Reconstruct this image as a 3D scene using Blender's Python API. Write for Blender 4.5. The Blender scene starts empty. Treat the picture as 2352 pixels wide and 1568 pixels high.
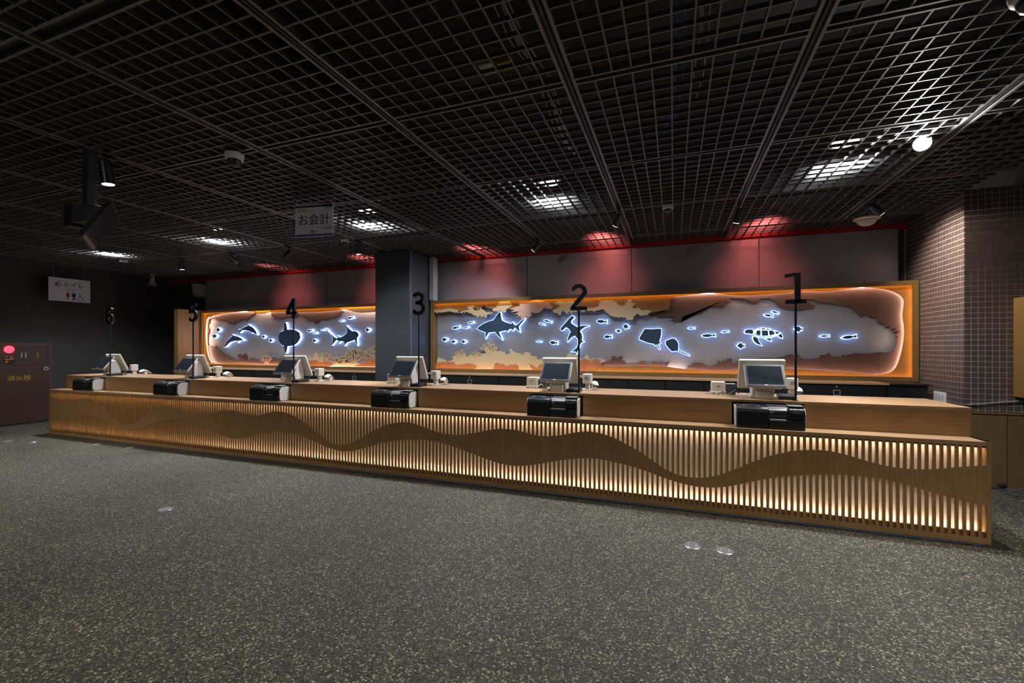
import bpy, bmesh, math, random
from mathutils import Vector, Matrix

# ------------------------------------------------------------------ camera
PXF, THETA, HORIZON, CAMH = 1008.0, math.radians(20.22), 798.7, 1.40
scn = bpy.context.scene
COL = scn.collection
cam_d = bpy.data.cameras.new('camera'); cam = bpy.data.objects.new('camera', cam_d); COL.objects.link(cam)
cam_d.sensor_width = 36.0; cam_d.lens = PXF * 36.0 / 2352.0
cam_d.shift_y = (HORIZON - 784.0) / 2352.0
cam_d.clip_start = 0.02; cam_d.clip_end = 100
cam.location = (0, 0, CAMH); cam.rotation_euler = (math.pi / 2, 0, THETA)
scn.camera = cam

# ------------------------------------------------------------------ world + exposure
w = bpy.data.worlds.new('hall_ambient'); scn.world = w; w.use_nodes = True
bg = w.node_tree.nodes['Background']; bg.inputs[0].default_value = (0.80, 0.86, 1.0, 1); bg.inputs[1].default_value = 0.030
vs = scn.view_settings
vs.view_transform = 'Standard'; vs.look = 'None'; vs.gamma = 1.0; vs.use_curve_mapping = False; vs.exposure = 0.0
scn.cycles.max_bounces = 6; scn.cycles.diffuse_bounces = 3; scn.cycles.glossy_bounces = 3
scn.cycles.sample_clamp_indirect = 4.0

def lamp(kind, name, loc, target, energy, color=(1, 1, 1), angle=60, blend=0.6, radius=0.05):
    d = bpy.data.lights.new(name, kind); d.energy = energy; d.color = color
    if kind == 'SPOT':
        d.spot_size = math.radians(angle); d.spot_blend = blend
    d.shadow_soft_size = radius
    o = bpy.data.objects.new(name, d); COL.objects.link(o); o.location = loc
    o.rotation_euler = (Vector(target) - Vector(loc)).to_track_quat('-Z', 'Y').to_euler()
    return o

# lamps of the hall behind the viewer (recessed spots of the same ceiling); the widest is an added fill for the cashier sign
HALL = [(-8.6, 1.3, 200, 95), (-6.6, 0.6, 195, 95), (-4.3, -0.3, 170, 100), (-1.8, -0.5, 165, 105), (-3.2, -0.6, 34, 168), (0.9, -0.2, 200, 105), (3.0, 0.9, 190, 100), (4.8, 2.6, 30, 90)]
for hx, hy, e, a in HALL:
    lamp('SPOT', 'hall_and_fill_spot', (hx, hy, 2.93), (hx + 0.1, hy + 1.1, 0), e, (1.0, 0.93, 0.82), a, 0.9 if a < 120 else 0.25, 0.09)

# ------------------------------------------------------------------ pixel helpers (photo 2352 x 1568 -> place)
_F = Vector((-math.sin(THETA), math.cos(THETA), 0)); _R = Vector((math.cos(THETA), math.sin(THETA), 0)); _U = Vector((0, 0, 1))
def ray(x, y): return _F + _R * ((x - 1176.0) / PXF) + _U * ((HORIZON - y) / PXF)
def onZ(x, y, z):
    d = ray(x, y); return Vector((0, 0, CAMH)) + d * ((z - CAMH) / d.z)
def onY(x, y, Y):
    d = ray(x, y); return Vector((0, 0, CAMH)) + d * (Y / d.y)
def crop(ox, oy, s):
    return lambda pts: [(ox + u / s, oy + v / s) for u, v in pts]

# ------------------------------------------------------------------ materials
MATS = {}
def _new(name):
    m = bpy.data.materials.new(name); m.use_nodes = True; MATS[name] = m
    return m, m.node_tree.nodes, m.node_tree.links, m.node_tree.nodes['Principled BSDF']
def plain(name, col, rough=0.5, metal=0.0, spec=0.5, noise=0.0, nscale=20, bump=0.0, coat=0.0):
    m, N, L, p = _new(name)
    p.inputs['Base Color'].default_value = (*col, 1); p.inputs['Roughness'].default_value = rough
    p.inputs['Metallic'].default_value = metal; p.inputs['Specular IOR Level'].default_value = spec
    p.inputs['Coat Weight'].default_value = coat
    if noise or bump:
        g = N.new('ShaderNodeNewGeometry'); t = N.new('ShaderNodeTexNoise'); t.inputs['Scale'].default_value = nscale; t.inputs['Detail'].default_value = 5
        L.new(g.outputs['Position'], t.inputs['Vector'])
        if noise:
            r = N.new('ShaderNodeValToRGB')
            r.color_ramp.elements[0].position = 0.3; r.color_ramp.elements[1].position = 0.7
            r.color_ramp.elements[0].color = (*[c * (1 - noise) for c in col], 1); r.color_ramp.elements[1].color = (*[min(1, c * (1 + noise)) for c in col], 1)
            L.new(t.outputs['Fac'], r.inputs[0]); L.new(r.outputs[0], p.inputs['Base Color'])
        if bump:
            b = N.new('ShaderNodeBump'); b.inputs['Strength'].default_value = bump; b.inputs['Distance'].default_value = 0.003
            L.new(t.outputs['Fac'], b.inputs['Height']); L.new(b.outputs[0], p.inputs['Normal'])
    return m
def glow(name, col, strength):
    m, N, L, p = _new(name)
    p.inputs['Base Color'].default_value = (0, 0, 0, 1); p.inputs['Roughness'].default_value = 0.6
    p.inputs['Emission Color'].default_value = (*col, 1); p.inputs['Emission Strength'].default_value = strength
    return m
def wood(name, dark, light, axis='x', rough=0.45, scale=1.0):
    m, N, L, p = _new(name)
    g = N.new('ShaderNodeNewGeometry'); mp = N.new('ShaderNodeMapping')
    s = {'x': (1.2, 26, 26), 'y': (26, 1.2, 26), 'z': (26, 26, 1.2)}[axis]
    mp.inputs['Scale'].default_value = [v * scale for v in s]
    t = N.new('ShaderNodeTexNoise'); t.inputs['Scale'].default_value = 3.2; t.inputs['Detail'].default_value = 7; t.inputs['Roughness'].default_value = 0.62
    r = N.new('ShaderNodeValToRGB'); e = r.color_ramp.elements
    e[0].position = 0.30; e[0].color = (*dark, 1); e[1].position = 0.72; e[1].color = (*light, 1)
    L.new(g.outputs['Position'], mp.inputs['Vector']); L.new(mp.outputs[0], t.inputs['Vector']); L.new(t.outputs['Fac'], r.inputs[0]); L.new(r.outputs[0], p.inputs['Base Color'])
    b = N.new('ShaderNodeBump'); b.inputs['Strength'].default_value = 0.12; b.inputs['Distance'].default_value = 0.001
    L.new(t.outputs['Fac'], b.inputs['Height']); L.new(b.outputs[0], p.inputs['Normal'])
    p.inputs['Roughness'].default_value = rough
    return m
def asphalt(name):
    m, N, L, p = _new(name)
    g = N.new('ShaderNodeNewGeometry')
    v = N.new('ShaderNodeTexVoronoi'); v.inputs['Scale'].default_value = 135; v.feature = 'F1'
    r = N.new('ShaderNodeValToRGB'); e = r.color_ramp.elements
    e[0].position = 0.0; e[0].color = (0.022, 0.021, 0.018, 1); e[1].position = 1.0; e[1].color = (0.42, 0.39, 0.28, 1)
    a = r.color_ramp.elements.new(0.55); a.color = (0.062, 0.060, 0.047, 1)
    a = r.color_ramp.elements.new(0.86); a.color = (0.115, 0.108, 0.085, 1)
    sep = N.new('ShaderNodeSeparateColor')
    n = N.new('ShaderNodeTexNoise'); n.inputs['Scale'].default_value = 1.1; n.inputs['Detail'].default_value = 4
    mr = N.new('ShaderNodeMapRange'); mr.inputs[1].default_value = 0.3; mr.inputs[2].default_value = 0.7; mr.inputs[3].default_value = 0.82; mr.inputs[4].default_value = 1.14
    mx = N.new('ShaderNodeMix'); mx.data_type = 'RGBA'; mx.blend_type = 'MULTIPLY'; mx.inputs[0].default_value = 1.0
    L.new(g.outputs['Position'], v.inputs['Vector']); L.new(g.outputs['Position'], n.inputs['Vector'])
    L.new(v.outputs['Color'], sep.inputs[0]); L.new(sep.outputs[0], r.inputs[0])
    L.new(n.outputs['Fac'], mr.inputs[0]); L.new(r.outputs[0], mx.inputs[6]); L.new(mr.outputs[0], mx.inputs[7]); L.new(mx.outputs[2], p.inputs['Base Color'])
    b = N.new('ShaderNodeBump'); b.inputs['Strength'].default_value = 0.75; b.inputs['Distance'].default_value = 0.006; b.invert = True
    L.new(v.outputs['Distance'], b.inputs['Height']); L.new(b.outputs[0], p.inputs['Normal'])
    p.inputs['Roughness'].default_value = 0.62; p.inputs['Specular IOR Level'].default_value = 0.35
    return m
def brushed(name, col, rough):
    m, N, L, p = _new(name)
    g = N.new('ShaderNodeNewGeometry'); mp = N.new('ShaderNodeMapping'); mp.inputs['Scale'].default_value = (0.35, 1, 9)
    t = N.new('ShaderNodeTexNoise'); t.inputs['Scale'].default_value = 2.2; t.inputs['Detail'].default_value = 2
    b = N.new('ShaderNodeBump'); b.inputs['Strength'].default_value = 0.10; b.inputs['Distance'].default_value = 0.02
    L.new(g.outputs['Position'], mp.inputs[0]); L.new(mp.outputs[0], t.inputs[0]); L.new(t.outputs['Fac'], b.inputs['Height']); L.new(b.outputs[0], p.inputs['Normal'])
    p.inputs['Base Color'].default_value = (*col, 1); p.inputs['Metallic'].default_value = 0.35; p.inputs['Roughness'].default_value = rough
    return m

asphalt('asphalt')
plain('wall_dark', (0.046, 0.042, 0.040), 0.75, noise=0.12, nscale=3)
plain('plenum_black', (0.010, 0.010, 0.012), 0.9)
plain('grid_metal', (0.088, 0.085, 0.088), 0.45, 0.1)
plain('rail_metal', (0.135, 0.130, 0.132), 0.42, 0.15)
plain('rail_channel', (0.018, 0.019, 0.024), 0.5, 0.2)
plain('pillar_grey', (0.050, 0.056, 0.070), 0.42, 0.25, noise=0.06, nscale=4)
plain('duct_grey', (0.30, 0.31, 0.33), 0.5)
plain('red_paint', (0.42, 0.008, 0.012), 0.5)
brushed('fascia_metal', (0.37, 0.34, 0.37), 0.36)
plain('fascia_joint', (0.16, 0.16, 0.17), 0.5)
wood('oak_x', (0.25, 0.134, 0.052), (0.40, 0.235, 0.100), 'x')
wood('oak_z', (0.235, 0.126, 0.047), (0.38, 0.215, 0.086), 'z')
wood('oak_slat_lit', (0.28, 0.138, 0.044), (0.42, 0.225, 0.080), 'z')  # oak lightened toward orange, painting in LED light on the slat sides
wood('oak_top', (0.31, 0.178, 0.092), (0.43, 0.265, 0.148), 'x', 0.38)
wood('oak_frame', (0.125, 0.068, 0.020), (0.185, 0.105, 0.034), 'x', 0.42)
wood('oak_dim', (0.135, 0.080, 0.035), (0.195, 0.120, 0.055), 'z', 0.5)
plain('cream_panel', (0.82, 0.77, 0.69), 0.7)
plain('strip_blue', (0.16, 0.28, 0.55), 0.5)
plain('black_plastic', (0.012, 0.013, 0.016), 0.38)
plain('black_satin', (0.010, 0.011, 0.014), 0.30, spec=0.6)
plain('black_matte', (0.006, 0.006, 0.008), 0.75)
plain('sign_black', (0.010, 0.010, 0.014), 0.34, spec=0.6)
plain('dark_plastic', (0.04, 0.043, 0.05), 0.42)
plain('white_plastic', (0.62, 0.60, 0.57), 0.42)
plain('cream_plastic', (0.60, 0.575, 0.50), 0.45)
plain('grey_plastic', (0.26, 0.27, 0.29), 0.45)
plain('silver', (0.55, 0.56, 0.58), 0.3, 0.8)
plain('screen_glass', (0.018, 0.022, 0.030), 0.10, spec=0.8, coat=0.4)
plain('cabinet_black', (0.0045, 0.0047, 0.0056), 0.5)
plain('hydrant_brown', (0.055, 0.028, 0.020), 0.45, noise=0.06, nscale=3)
plain('hydrant_frame', (0.070, 0.045, 0.045), 0.4)
glow('red_lamp', (1.0, 0.03, 0.05), 5.0)
plain('yellow_print', (0.50, 0.33, 0.02), 0.6)
plain('orange_print', (0.45, 0.10, 0.02), 0.6)
plain('cyan_print', (0.20, 0.48, 0.55), 0.6)
plain('sign_white', (0.60, 0.60, 0.66), 0.5)
plain('sign_ink', (0.008, 0.008, 0.012), 0.6)
plain('sign_red', (0.28, 0.012, 0.012), 0.6)
plain('sign_navy', (0.010, 0.014, 0.07), 0.5)
plain('sign_blue', (0.020, 0.055, 0.26), 0.5)
plain('sign_green', (0.05, 0.20, 0.06), 0.5)
plain('sign_greyline', (0.16, 0.17, 0.20), 0.5)
plain('ivory', (0.60, 0.52, 0.38), 0.5)
plain('camera_white', (0.42, 0.42, 0.42), 0.5)
plain('tile_brown', (0.092, 0.062, 0.053), 0.36, noise=0.22, nscale=14)
plain('grout', (0.48, 0.44, 0.43), 0.85)
plain('sea_panel', (0.225, 0.223, 0.25), 0.50, 0.25)
plain('navy_plate', (0.016, 0.040, 0.085), 0.45)
plain('copper_plate', (0.058, 0.029, 0.023), 0.50, 0.15, noise=0.10, nscale=9)
plain('mask_board', (0.27, 0.125, 0.030), 0.55, noise=0.10, nscale=6)
plain('gold_plate', (0.56, 0.45, 0.28), 0.48, 0.15)
plain('rock_plate', (0.34, 0.130, 0.060), 0.55, noise=0.15, nscale=10)
plain('coral_rose', (0.58, 0.36, 0.29), 0.5, noise=0.08, nscale=10)
glow('led_fish', (0.27, 0.48, 1.0), 6.2)
glow('led_orange', (1.0, 0.43, 0.03), 19.0)
glow('led_rose', (1.0, 0.68, 0.52), 92.0)
glow('led_counter', (1.0, 0.80, 0.58), 52.0)
glow('lamp_white', (0.94, 0.97, 1.0), 26.0)
glow('lamp_bright', (1.0, 0.96, 0.90), 160.0)
glow('lamp_soft', (0.95, 0.97, 1.0), 7.0)
glow('lamp_redglow', (1.0, 0.16, 0.12), 10.0)
plain('cable_white', (0.42, 0.42, 0.40), 0.5)
plain('cable_blue', (0.03, 0.10, 0.32), 0.5)
plain('cable_black', (0.01, 0.01, 0.012), 0.5)
plain('box_yellow', (0.30, 0.24, 0.07), 0.6)
plain('disc_steel', (0.45, 0.42, 0.40), 0.38, 0.85, noise=0.18, nscale=30)
plain('net_black', (0.05, 0.055, 0.06), 0.7)
plain('paper', (0.62, 0.62, 0.62), 0.6)

# ------------------------------------------------------------------ mesh builder
class MB:
    def __init__(s): s.v = []; s.f = []
    def add(s, verts, faces):
        o = len(s.v); s.v += [tuple(p) for p in verts]; s.f += [tuple(i + o for i in f) for f in faces]; return s
    def box(s, x0, x1, y0, y1, z0, z1):
        return s.add([(x0, y0, z0), (x1, y0, z0), (x1, y1, z0), (x0, y1, z0), (x0, y0, z1), (x1, y0, z1), (x1, y1, z1), (x0, y1, z1)],
                     [(0, 3, 2, 1), (4, 5, 6, 7), (0, 1, 5, 4), (1, 2, 6, 5), (2, 3, 7, 6), (3, 0, 4, 7)])
    def prism(s, pts, axis, a0, a1):
        """pts: polygon in the plane across axis ('x': (y,z), 'y': (x,z), 'z': (x,y)), swept a0..a1"""
        A = sum(pts[i][0] * pts[(i + 1) % len(pts)][1] - pts[(i + 1) % len(pts)][0] * pts[i][1] for i in range(len(pts)))
        if (A < 0) != (axis == 'y'): pts = pts[::-1]
        f = {'x': lambda p, a: (a, p[0], p[1]), 'y': lambda p, a: (p[0], a, p[1]), 'z': lambda p, a: (p[0], p[1], a)}[axis]
        n = len(pts)
        if a0 > a1: a0, a1 = a1, a0
        return s.add([f(p, a0) for p in pts] + [f(p, a1) for p in pts],
                     [tuple(range(n))[::-1], tuple(range(n, 2 * n))] + [(i, (i + 1) % n, n + (i + 1) % n, n + i) for i in range(n)])
    def tube(s, path, r, n=8, closed=False, caps=True):
        path = [Vector(p) for p in path]; m = len(path); rings = []
        rr = r if isinstance(r, (list, tuple)) else [r] * m
        for i, p in enumerate(path):
            a = path[(i - 1) % m] if (closed or i > 0) else p
            b = path[(i + 1) % m] if (closed or i < m - 1) else p
            t = (b - a)
            t = t.normalized() if t.length > 1e-9 else Vector((0, 0, 1))
            u = t.cross(Vector((0, 0, 1)) if abs(t.z) < 0.95 else Vector((1, 0, 0))).normalized(); v = t.cross(u).normalized()
            rings.append([p + (u * math.cos(2 * math.pi * k / n) + v * math.sin(2 * math.pi * k / n)) * rr[i] for k in range(n)])
        vs_ = [q for R in rings for q in R]; fs = []
        for i in range(m if closed else m - 1):
            j = (i + 1) % m
            fs += [(i * n + k, i * n + (k + 1) % n, j * n + (k + 1) % n, j * n + k) for k in range(n)]
        if caps and not closed: fs += [tuple(range(n))[::-1], tuple(range((m - 1) * n, m * n))]
        return s.add(vs_, fs)
    def cable(s, pts, r, n=6, k=5):
        P = [Vector(p) for p in pts]; out = []
        for i in range(len(P) - 1):
            p0, p1, p2, p3 = P[max(i - 1, 0)], P[i], P[i + 1], P[min(i + 2, len(P) - 1)]
            for j in range(k):
                f = j / k; out.append(0.5 * (2 * p1 + (p2 - p0) * f + (2 * p0 - 5 * p1 + 4 * p2 - p3) * f * f + (3 * p1 - p0 - 3 * p2 + p3) * f ** 3))
        return s.tube(out + [P[-1]], r, n)
    def lathe(s, prof, n=20, c=(0, 0, 0), axis='z'):
        """prof: (r, h) list; turned about an axis through c"""
        f = {'z': lambda r, h, a: (c[0] + r * math.cos(a), c[1] + r * math.sin(a), c[2] + h),
             'y': lambda r, h, a: (c[0] + r * math.cos(a), c[1] + h, c[2] + r * math.sin(a)),
             'x': lambda r, h, a: (c[0] + h, c[1] + r * math.cos(a), c[2] + r * math.sin(a))}[axis]
        m = len(prof); vs_ = [f(max(r, 1e-4), h, 2 * math.pi * k / n) for r, h in prof for k in range(n)]
        fs = [(i * n + k, i * n + (k + 1) % n, (i + 1) * n + (k + 1) % n, (i + 1) * n + k) for i in range(m - 1) for k in range(n)]
        fs += [tuple(range(n))[::-1], tuple(range((m - 1) * n, m * n))]
        return s.add(vs_, fs)
    def ribbon(s, pts, wd, y0, y1):
        """stroke of width wd along a polyline in (x,z), swept y0..y1"""
        P = [Vector(p) for p in pts]; n = len(P); Lf = []; Rt = []
        for i in range(n):
            a = P[max(i - 1, 0)]; b = P[min(i + 1, n - 1)]
            t = (b - a).normalized(); nn = Vector((-t.y, t.x))
            k = 1.0
            if 0 < i < n - 1:
                t1 = (P[i] - P[i - 1]).normalized(); c_ = max(0.5, abs(t.dot(t1))); k = 1.0 / c_
            Lf.append(P[i] + nn * wd * 0.5 * k); Rt.append(P[i] - nn * wd * 0.5 * k)
        for i in range(n - 1):
            s.prism([tuple(Lf[i]), tuple(Lf[i + 1]), tuple(Rt[i + 1]), tuple(Rt[i])], 'y', y0, y1)
        return s
    def move(s, M):
        s.v = [tuple(M @ Vector(p)) for p in s.v]; return s
    def build(s, name, mat, parent=None, bevel=0.0, smooth=False, seg=2):
        me = bpy.data.meshes.new(name); me.from_pydata(s.v, [], s.f)
        if bevel > 0 or True:
            bm = bmesh.new(); bm.from_mesh(me)
            if bevel > 0:
                bmesh.ops.remove_doubles(bm, verts=bm.verts, dist=1e-6)
                es = [e for e in bm.edges if len(e.link_faces) == 2 and e.calc_face_angle(0) > 0.5]
                bmesh.ops.bevel(bm, geom=es, offset=bevel, segments=seg, affect='EDGES', profile=0.5, clamp_overlap=True)
            bmesh.ops.recalc_face_normals(bm, faces=bm.faces)
            bm.to_mesh(me); bm.free()
        me.materials.append(MATS[mat])
        if smooth:
            for p in me.polygons: p.use_smooth = True
        me.update()
        o = bpy.data.objects.new(name, me); COL.objects.link(o)
        if parent is not None: o.parent = parent
        return o
def inst(src, parent, loc, rot=None):
    o = bpy.data.objects.new(src.name.split('.')[0], src.data); COL.objects.link(o); o.parent = parent; o.location = loc
    if rot is not None: o.rotation_euler = rot
    return o
def tag(o, label=None, cat=None, group=None, kind=None):
    if label: o['label'] = label
    if cat: o['category'] = cat
    if group: o['group'] = group
    if kind: o['kind'] = kind
    return o
def thing(name, loc, label, cat, group=None, rz=0.0):
    o = bpy.data.objects.new(name, None); COL.objects.link(o); o.location = loc; o.rotation_euler = (0, 0, rz); o.empty_display_size = 0.1
    return tag(o, label, cat, group)
def struct(o): o['kind'] = 'structure'; return o
def copy_tree(o, parent=None):
    c = o.copy(); COL.objects.link(c); c.parent = parent
    for ch in list(o.children): copy_tree(ch, c)
    return c
def text_mesh(body, size, mat, name, parent, M, extrude=0.0006, align='CENTER'):
    c = bpy.data.curves.new(name, 'FONT'); c.body = body; c.size = size; c.align_x = align; c.align_y = 'CENTER'; c.extrude = extrude; c.resolution_u = 4
    o = bpy.data.objects.new(name, c); COL.objects.link(o); bpy.context.view_layer.update()
    me = bpy.data.meshes.new_from_object(o.evaluated_get(bpy.context.evaluated_depsgraph_get()))
    bpy.data.objects.remove(o); bpy.data.curves.remove(c)
    me.transform(M); me.materials.clear(); me.materials.append(MATS[mat]); me.name = name
    o = bpy.data.objects.new(name, me); COL.objects.link(o); o.parent = parent
    return o
FACE_FRONT = Matrix(((1, 0, 0, 0), (0, 0, -1, 0), (0, 1, 0, 0), (0, 0, 0, 1)))   # text plane xy -> xz, facing -y
FACE_RIGHT = Matrix(((0, 0, 1, 0), (1, 0, 0, 0), (0, 1, 0, 0), (0, 0, 0, 1)))    # text plane xy -> yz, facing +x

# ------------------------------------------------------------------ room shell
ZC = 2.98                                   # underside of the ceiling grid
XL, YB, XR, YR = -11.24, 7.02, 2.775, 5.78  # left wall, back wall, tiled wall corner
struct(MB().box(-11.6, 7.0, -3.0, 7.4, -0.12, 0.0).build('floor', 'asphalt'))
struct(MB().box(XL - 0.2, XL, -1.2, 7.4, 0.0, 3.7).build('wall_left', 'wall_dark'))
wall_back = struct(MB().box(XL, 3.2, YB, YB + 0.2, 0.0, 3.7).build('wall_back', 'wall_dark'))
wall_right = struct(MB().box(XR, 7.0, YR, 7.02, 0.0, 3.7).build('wall_right', 'grout'))
ceiling = struct(MB().box(-11.6, 7.0, -1.2, 7.4, 3.62, 3.72).build('ceiling', 'plenum_black'))

# tiles on the two faces of the right-hand wall block
TP, TG, TT = 0.0545, 0.0058, 0.0022
tile_src = None; loose = MB(); tile_list = []
def tile_box(m, face, a, z):
    h = (TP - TG) / 2
    if face == 'front': return m.box(a - h, a + h, YR - TT, YR + 0.001, z - h, z + h)
    return m.box(XR - TT, XR + 0.001, a - h, a + h, z - h, z + h)
for i in range(16):
    for j in range(55):
        tile_list.append(('front', XR + TP * (i + 0.5) - TG / 2, 0.01 + TP * (j + 0.5)))
for i in range(22):
    for j in range(55):
        tile_list.append(('side', YR + TP * (i + 0.5) - TG / 2, 0.01 + TP * (j + 0.5)))
n_single = 0; h_ = (TP - TG) / 2
for face, a, z in tile_list:
    if face == 'front' and a < 3.215 and z > 0.80 and n_single < 300:
        if tile_src is None:
            tile_src = MB().box(-h_, h_, -TT, 0.001, -h_, h_).build('tile', 'tile_brown', wall_right); tile_src.location = (a, YR, z)
        else:
            inst(tile_src, wall_right, (a, YR, z))
        n_single += 1
    else:
        tile_box(loose, face, a, z)
tag(loose.build('mosaic_tiles', 'tile_brown', wall_right), kind='stuff')

# fascia panels above the mural, red strip on top
for x0, x1 in [(-9.98, -8.235), (-8.23, -6.515), (-6.51, -4.80), (-4.02, -2.292), (-2.287, -0.606), (-0.601, 1.115), (1.121, 2.69)]:
    MB().box(x0 + 0.003, x1 - 0.003, 6.95, 6.965, 2.20, 2.925).build('fascia_panel', 'fascia_metal', wall_back, 0.002)
for x0, x1 in [(-9.98, -4.80), (-4.02, 2.69)]:
    MB().box(x0, x1, 6.966, 6.975, 2.20, 2.92).build('fascia_backing', 'fascia_joint', wall_back)
MB().box(XL, XR, 6.98, 7.019, 2.915, 3.4).build('red_band', 'red_paint', wall_back)
MB().box(-4.125, -4.03, 6.99, 7.019, 2.2, 2.915).build('red_strip', 'red_paint', wall_back)

# ------------------------------------------------------------------ ceiling grid
TX = [-0.585 + 1.258 * k for k in range(-8, 5)]
CY = [-0.029, 1.262, 2.581, 3.871, 5.158, 6.446]
def rail_profile(m, along, c, a0, a1, half, fl, hgt=0.045):
    for sgn in (-1, 1):
        q0, q1 = sorted((c + sgn * half, c + sgn * (half - fl)))
        (m.box(q0, q1, a0, a1, ZC, ZC + hgt) if along == 'y' else m.box(a0, a1, q0, q1, ZC, ZC + hgt))
    return m
YG0, YG1 = -0.9, 6.97
for tx in TX:
    y1 = YG1 if tx < XR else YR - 0.01
    r = rail_profile(MB(), 'y', tx, YG0, y1, 0.039, 0.017).build('carrier_rail', 'rail_metal', ceiling, 0.0)
    m = MB().box(tx - 0.022, tx + 0.022, YG0, y1, ZC + 0.022, ZC + 0.05); m.box(tx - 0.006, tx + 0.006, YG0, y1, ZC + 0.004, ZC + 0.022)
    m.build('track_channel', 'rail_channel', r)
cols = [(XL + 0.01, TX[0] - 0.039)] + [(TX[i] + 0.039, TX[i + 1] - 0.039) for i in range(len(TX) - 1)]
for cy in CY:
    half = 0.042 if abs(cy - 1.262) < 0.01 else 0.031
    m = MB(); ch = MB()
    for x0, x1 in cols:
        if cy > YR - 0.03:
            x1 = min(x1, XR - 0.01)
            if x1 <= x0: continue
        rail_profile(m, 'x', cy, x0, x1, half, 0.013); ch.box(x0, x1, cy - half + 0.012, cy + half - 0.012, ZC + 0.03, ZC + 0.05)
    r = m.build('cross_rail', 'rail_metal', ceiling); ch.build('rail_web', 'rail_channel', r)
rows = []
edges = [YG0] + CY + [YG1]
for i in range(len(edges) - 1):
    h0 = 0 if i == 0 else (0.042 if abs(edges[i] - 1.262) < 0.01 else 0.031)
    h1 = 0 if i == len(edges) - 2 else (0.042 if abs(edges[i + 1] - 1.262) < 0.01 else 0.031)
    rows.append((edges[i] + h0, edges[i + 1] - h1))
BW, BH = 0.0095, 0.025
panels = []
for x0, x1 in cols:
    for y0, y1 in rows:
        xe = x1; ye = y1
        if y1 > YR and x0 > XR - 0.2: continue
        if x1 > XR and y1 > YR: xe = XR - 0.01
        if xe - x0 < 0.15: continue
        panels.append((x0, xe, y0, ye))
def pan_size(p):
    c = Vector(((p[0] + p[1]) / 2, (p[2] + p[3]) / 2, ZC)); dv = c - Vector((0, 0, CAMH)); zc = dv.dot(_F)
    if zc < 0.4: return -1
    u = 1176 + PXF * dv.dot(_R) / zc; v = HORIZON - PXF * dv.z / zc
    return -1 if (u < -150 or u > 2500 or v < -120) else 1.0 / zc
panels.sort(key=pan_size, reverse=True)
lat = MB(); bar_mesh = {}; nbar = 0
for x0, x1, y0, y1 in panels:
    nx = max(1, round((x1 - x0) / 0.109)); ny = max(1, round((y1 - y0) / 0.1125))
    bars = [('y', x0 + (x1 - x0) * k / nx, y0, y1) for k in range(1, nx)] + [('x', y0 + (y1 - y0) * k / ny, x0, x1) for k in range(1, ny)]
    single = nbar + len(bars) <= 300
    for ax, c, a0, a1 in bars:
        Lb = round(a1 - a0, 4)
        if single:
            key = (ax, Lb)
            if key not in bar_mesh:
                mb = MB().box(-BW / 2, BW / 2, -Lb / 2, Lb / 2, 0, BH) if ax == 'y' else MB().box(-Lb / 2, Lb / 2, -BW / 2, BW / 2, 0.0, BH)
                o = mb.build('grid_bar', 'grid_metal', ceiling); bar_mesh[key] = o
            else:
                o = inst(bar_mesh[key], ceiling, (0, 0, 0))
            o.location = (c, (a0 + a1) / 2, ZC + 0.001) if ax == 'y' else ((a0 + a1) / 2, c, ZC + 0.0005)
            nbar += 1
        else:
            (lat.box(c - BW / 2, c + BW / 2, a0, a1, ZC + 0.001, ZC + BH) if ax == 'y' else lat.box(a0, a1, c - BW / 2, c + BW / 2, ZC + 0.0005, ZC + BH))
tag(lat.build('grid_lattice', 'grid_metal', ceiling), kind='stuff')

# ------------------------------------------------------------------ long service counter
CX0, CX1, CYF = -9.46, 2.10, 4.067
ZS, YRI, ZT, YBK = 0.735, 4.265, 0.953, 4.90
MACH = {1: 0.489, 2: -1.364, 3: -3.223, 4: -5.098, 5: -6.975, 6: -8.916}      # left edge of each cash machine
MW = 0.510
NUM = ['zero', 'one', 'two', 'three', 'four', 'five', 'six']
POLE = {1: 0.969, 2: -0.882, 3: -2.718, 4: -4.574, 5: -6.449, 6: -8.359}
POS = {1: 0.748, 2: -1.129, 3: -2.969, 4: -4.757, 5: -6.700, 6: -8.660}
WT = [598, 594, 581, 562, 549, 556, 582, 612, 624, 610, 576, 528, 469, 401, 336, 293, 280, 294, 334, 392, 455, 515, 560, 585, 589, 573, 543, 513, 494, 492, 507, 536, 567, 588, 594, 581, 559, 546, 556, 586, 614, 620, 601, 563, 508, 440, 365, 306, 281, 288, 323, 381, 449, 510, 556, 583, 592, 579, 548, 516, 499, 498, 513, 539, 569, 591, 595, 580, 558, 549, 562, 592, 617, 620, 596, 551, 493, 421, 345, 297, 284, 301, 344, 407, 474, 530, 569, 592, 596, 579, 546, 516, 502, 505, 523, 547, 566]
WB = [241, 235, 234, 249, 275, 304, 331, 353, 367, 369, 359, 340, 315, 284, 251, 222, 207, 209, 227, 258, 296, 334, 366, 389, 404, 415, 420, 416, 399, 370, 336, 305, 276, 250, 234, 235, 255, 285, 318, 346, 365, 373, 369, 355, 334, 306, 271, 239, 218, 212, 225, 256, 296, 334, 365, 388, 403, 415, 419, 413, 396, 369, 337, 306, 276, 250, 238, 243, 264, 294, 325, 351, 370, 378, 370, 352, 330, 300, 264, 234, 217, 216, 235, 270, 312, 348, 375, 394, 409, 419, 420, 411, 391, 362, 330, 303, 290]
def catmull(a, t):
    i = min(int(t), len(a) - 2); f = t - i
    p0, p1, p2, p3 = a[max(i - 1, 0)], a[i], a[i + 1], a[min(i + 2, len(a) - 1)]
    return 0.5 * (2 * p1 + (p2 - p0) * f + (2 * p0 - 5 * p1 + 4 * p2 - p3) * f * f + (3 * p1 - p0 - 3 * p2 + p3) * f ** 3)
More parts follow.
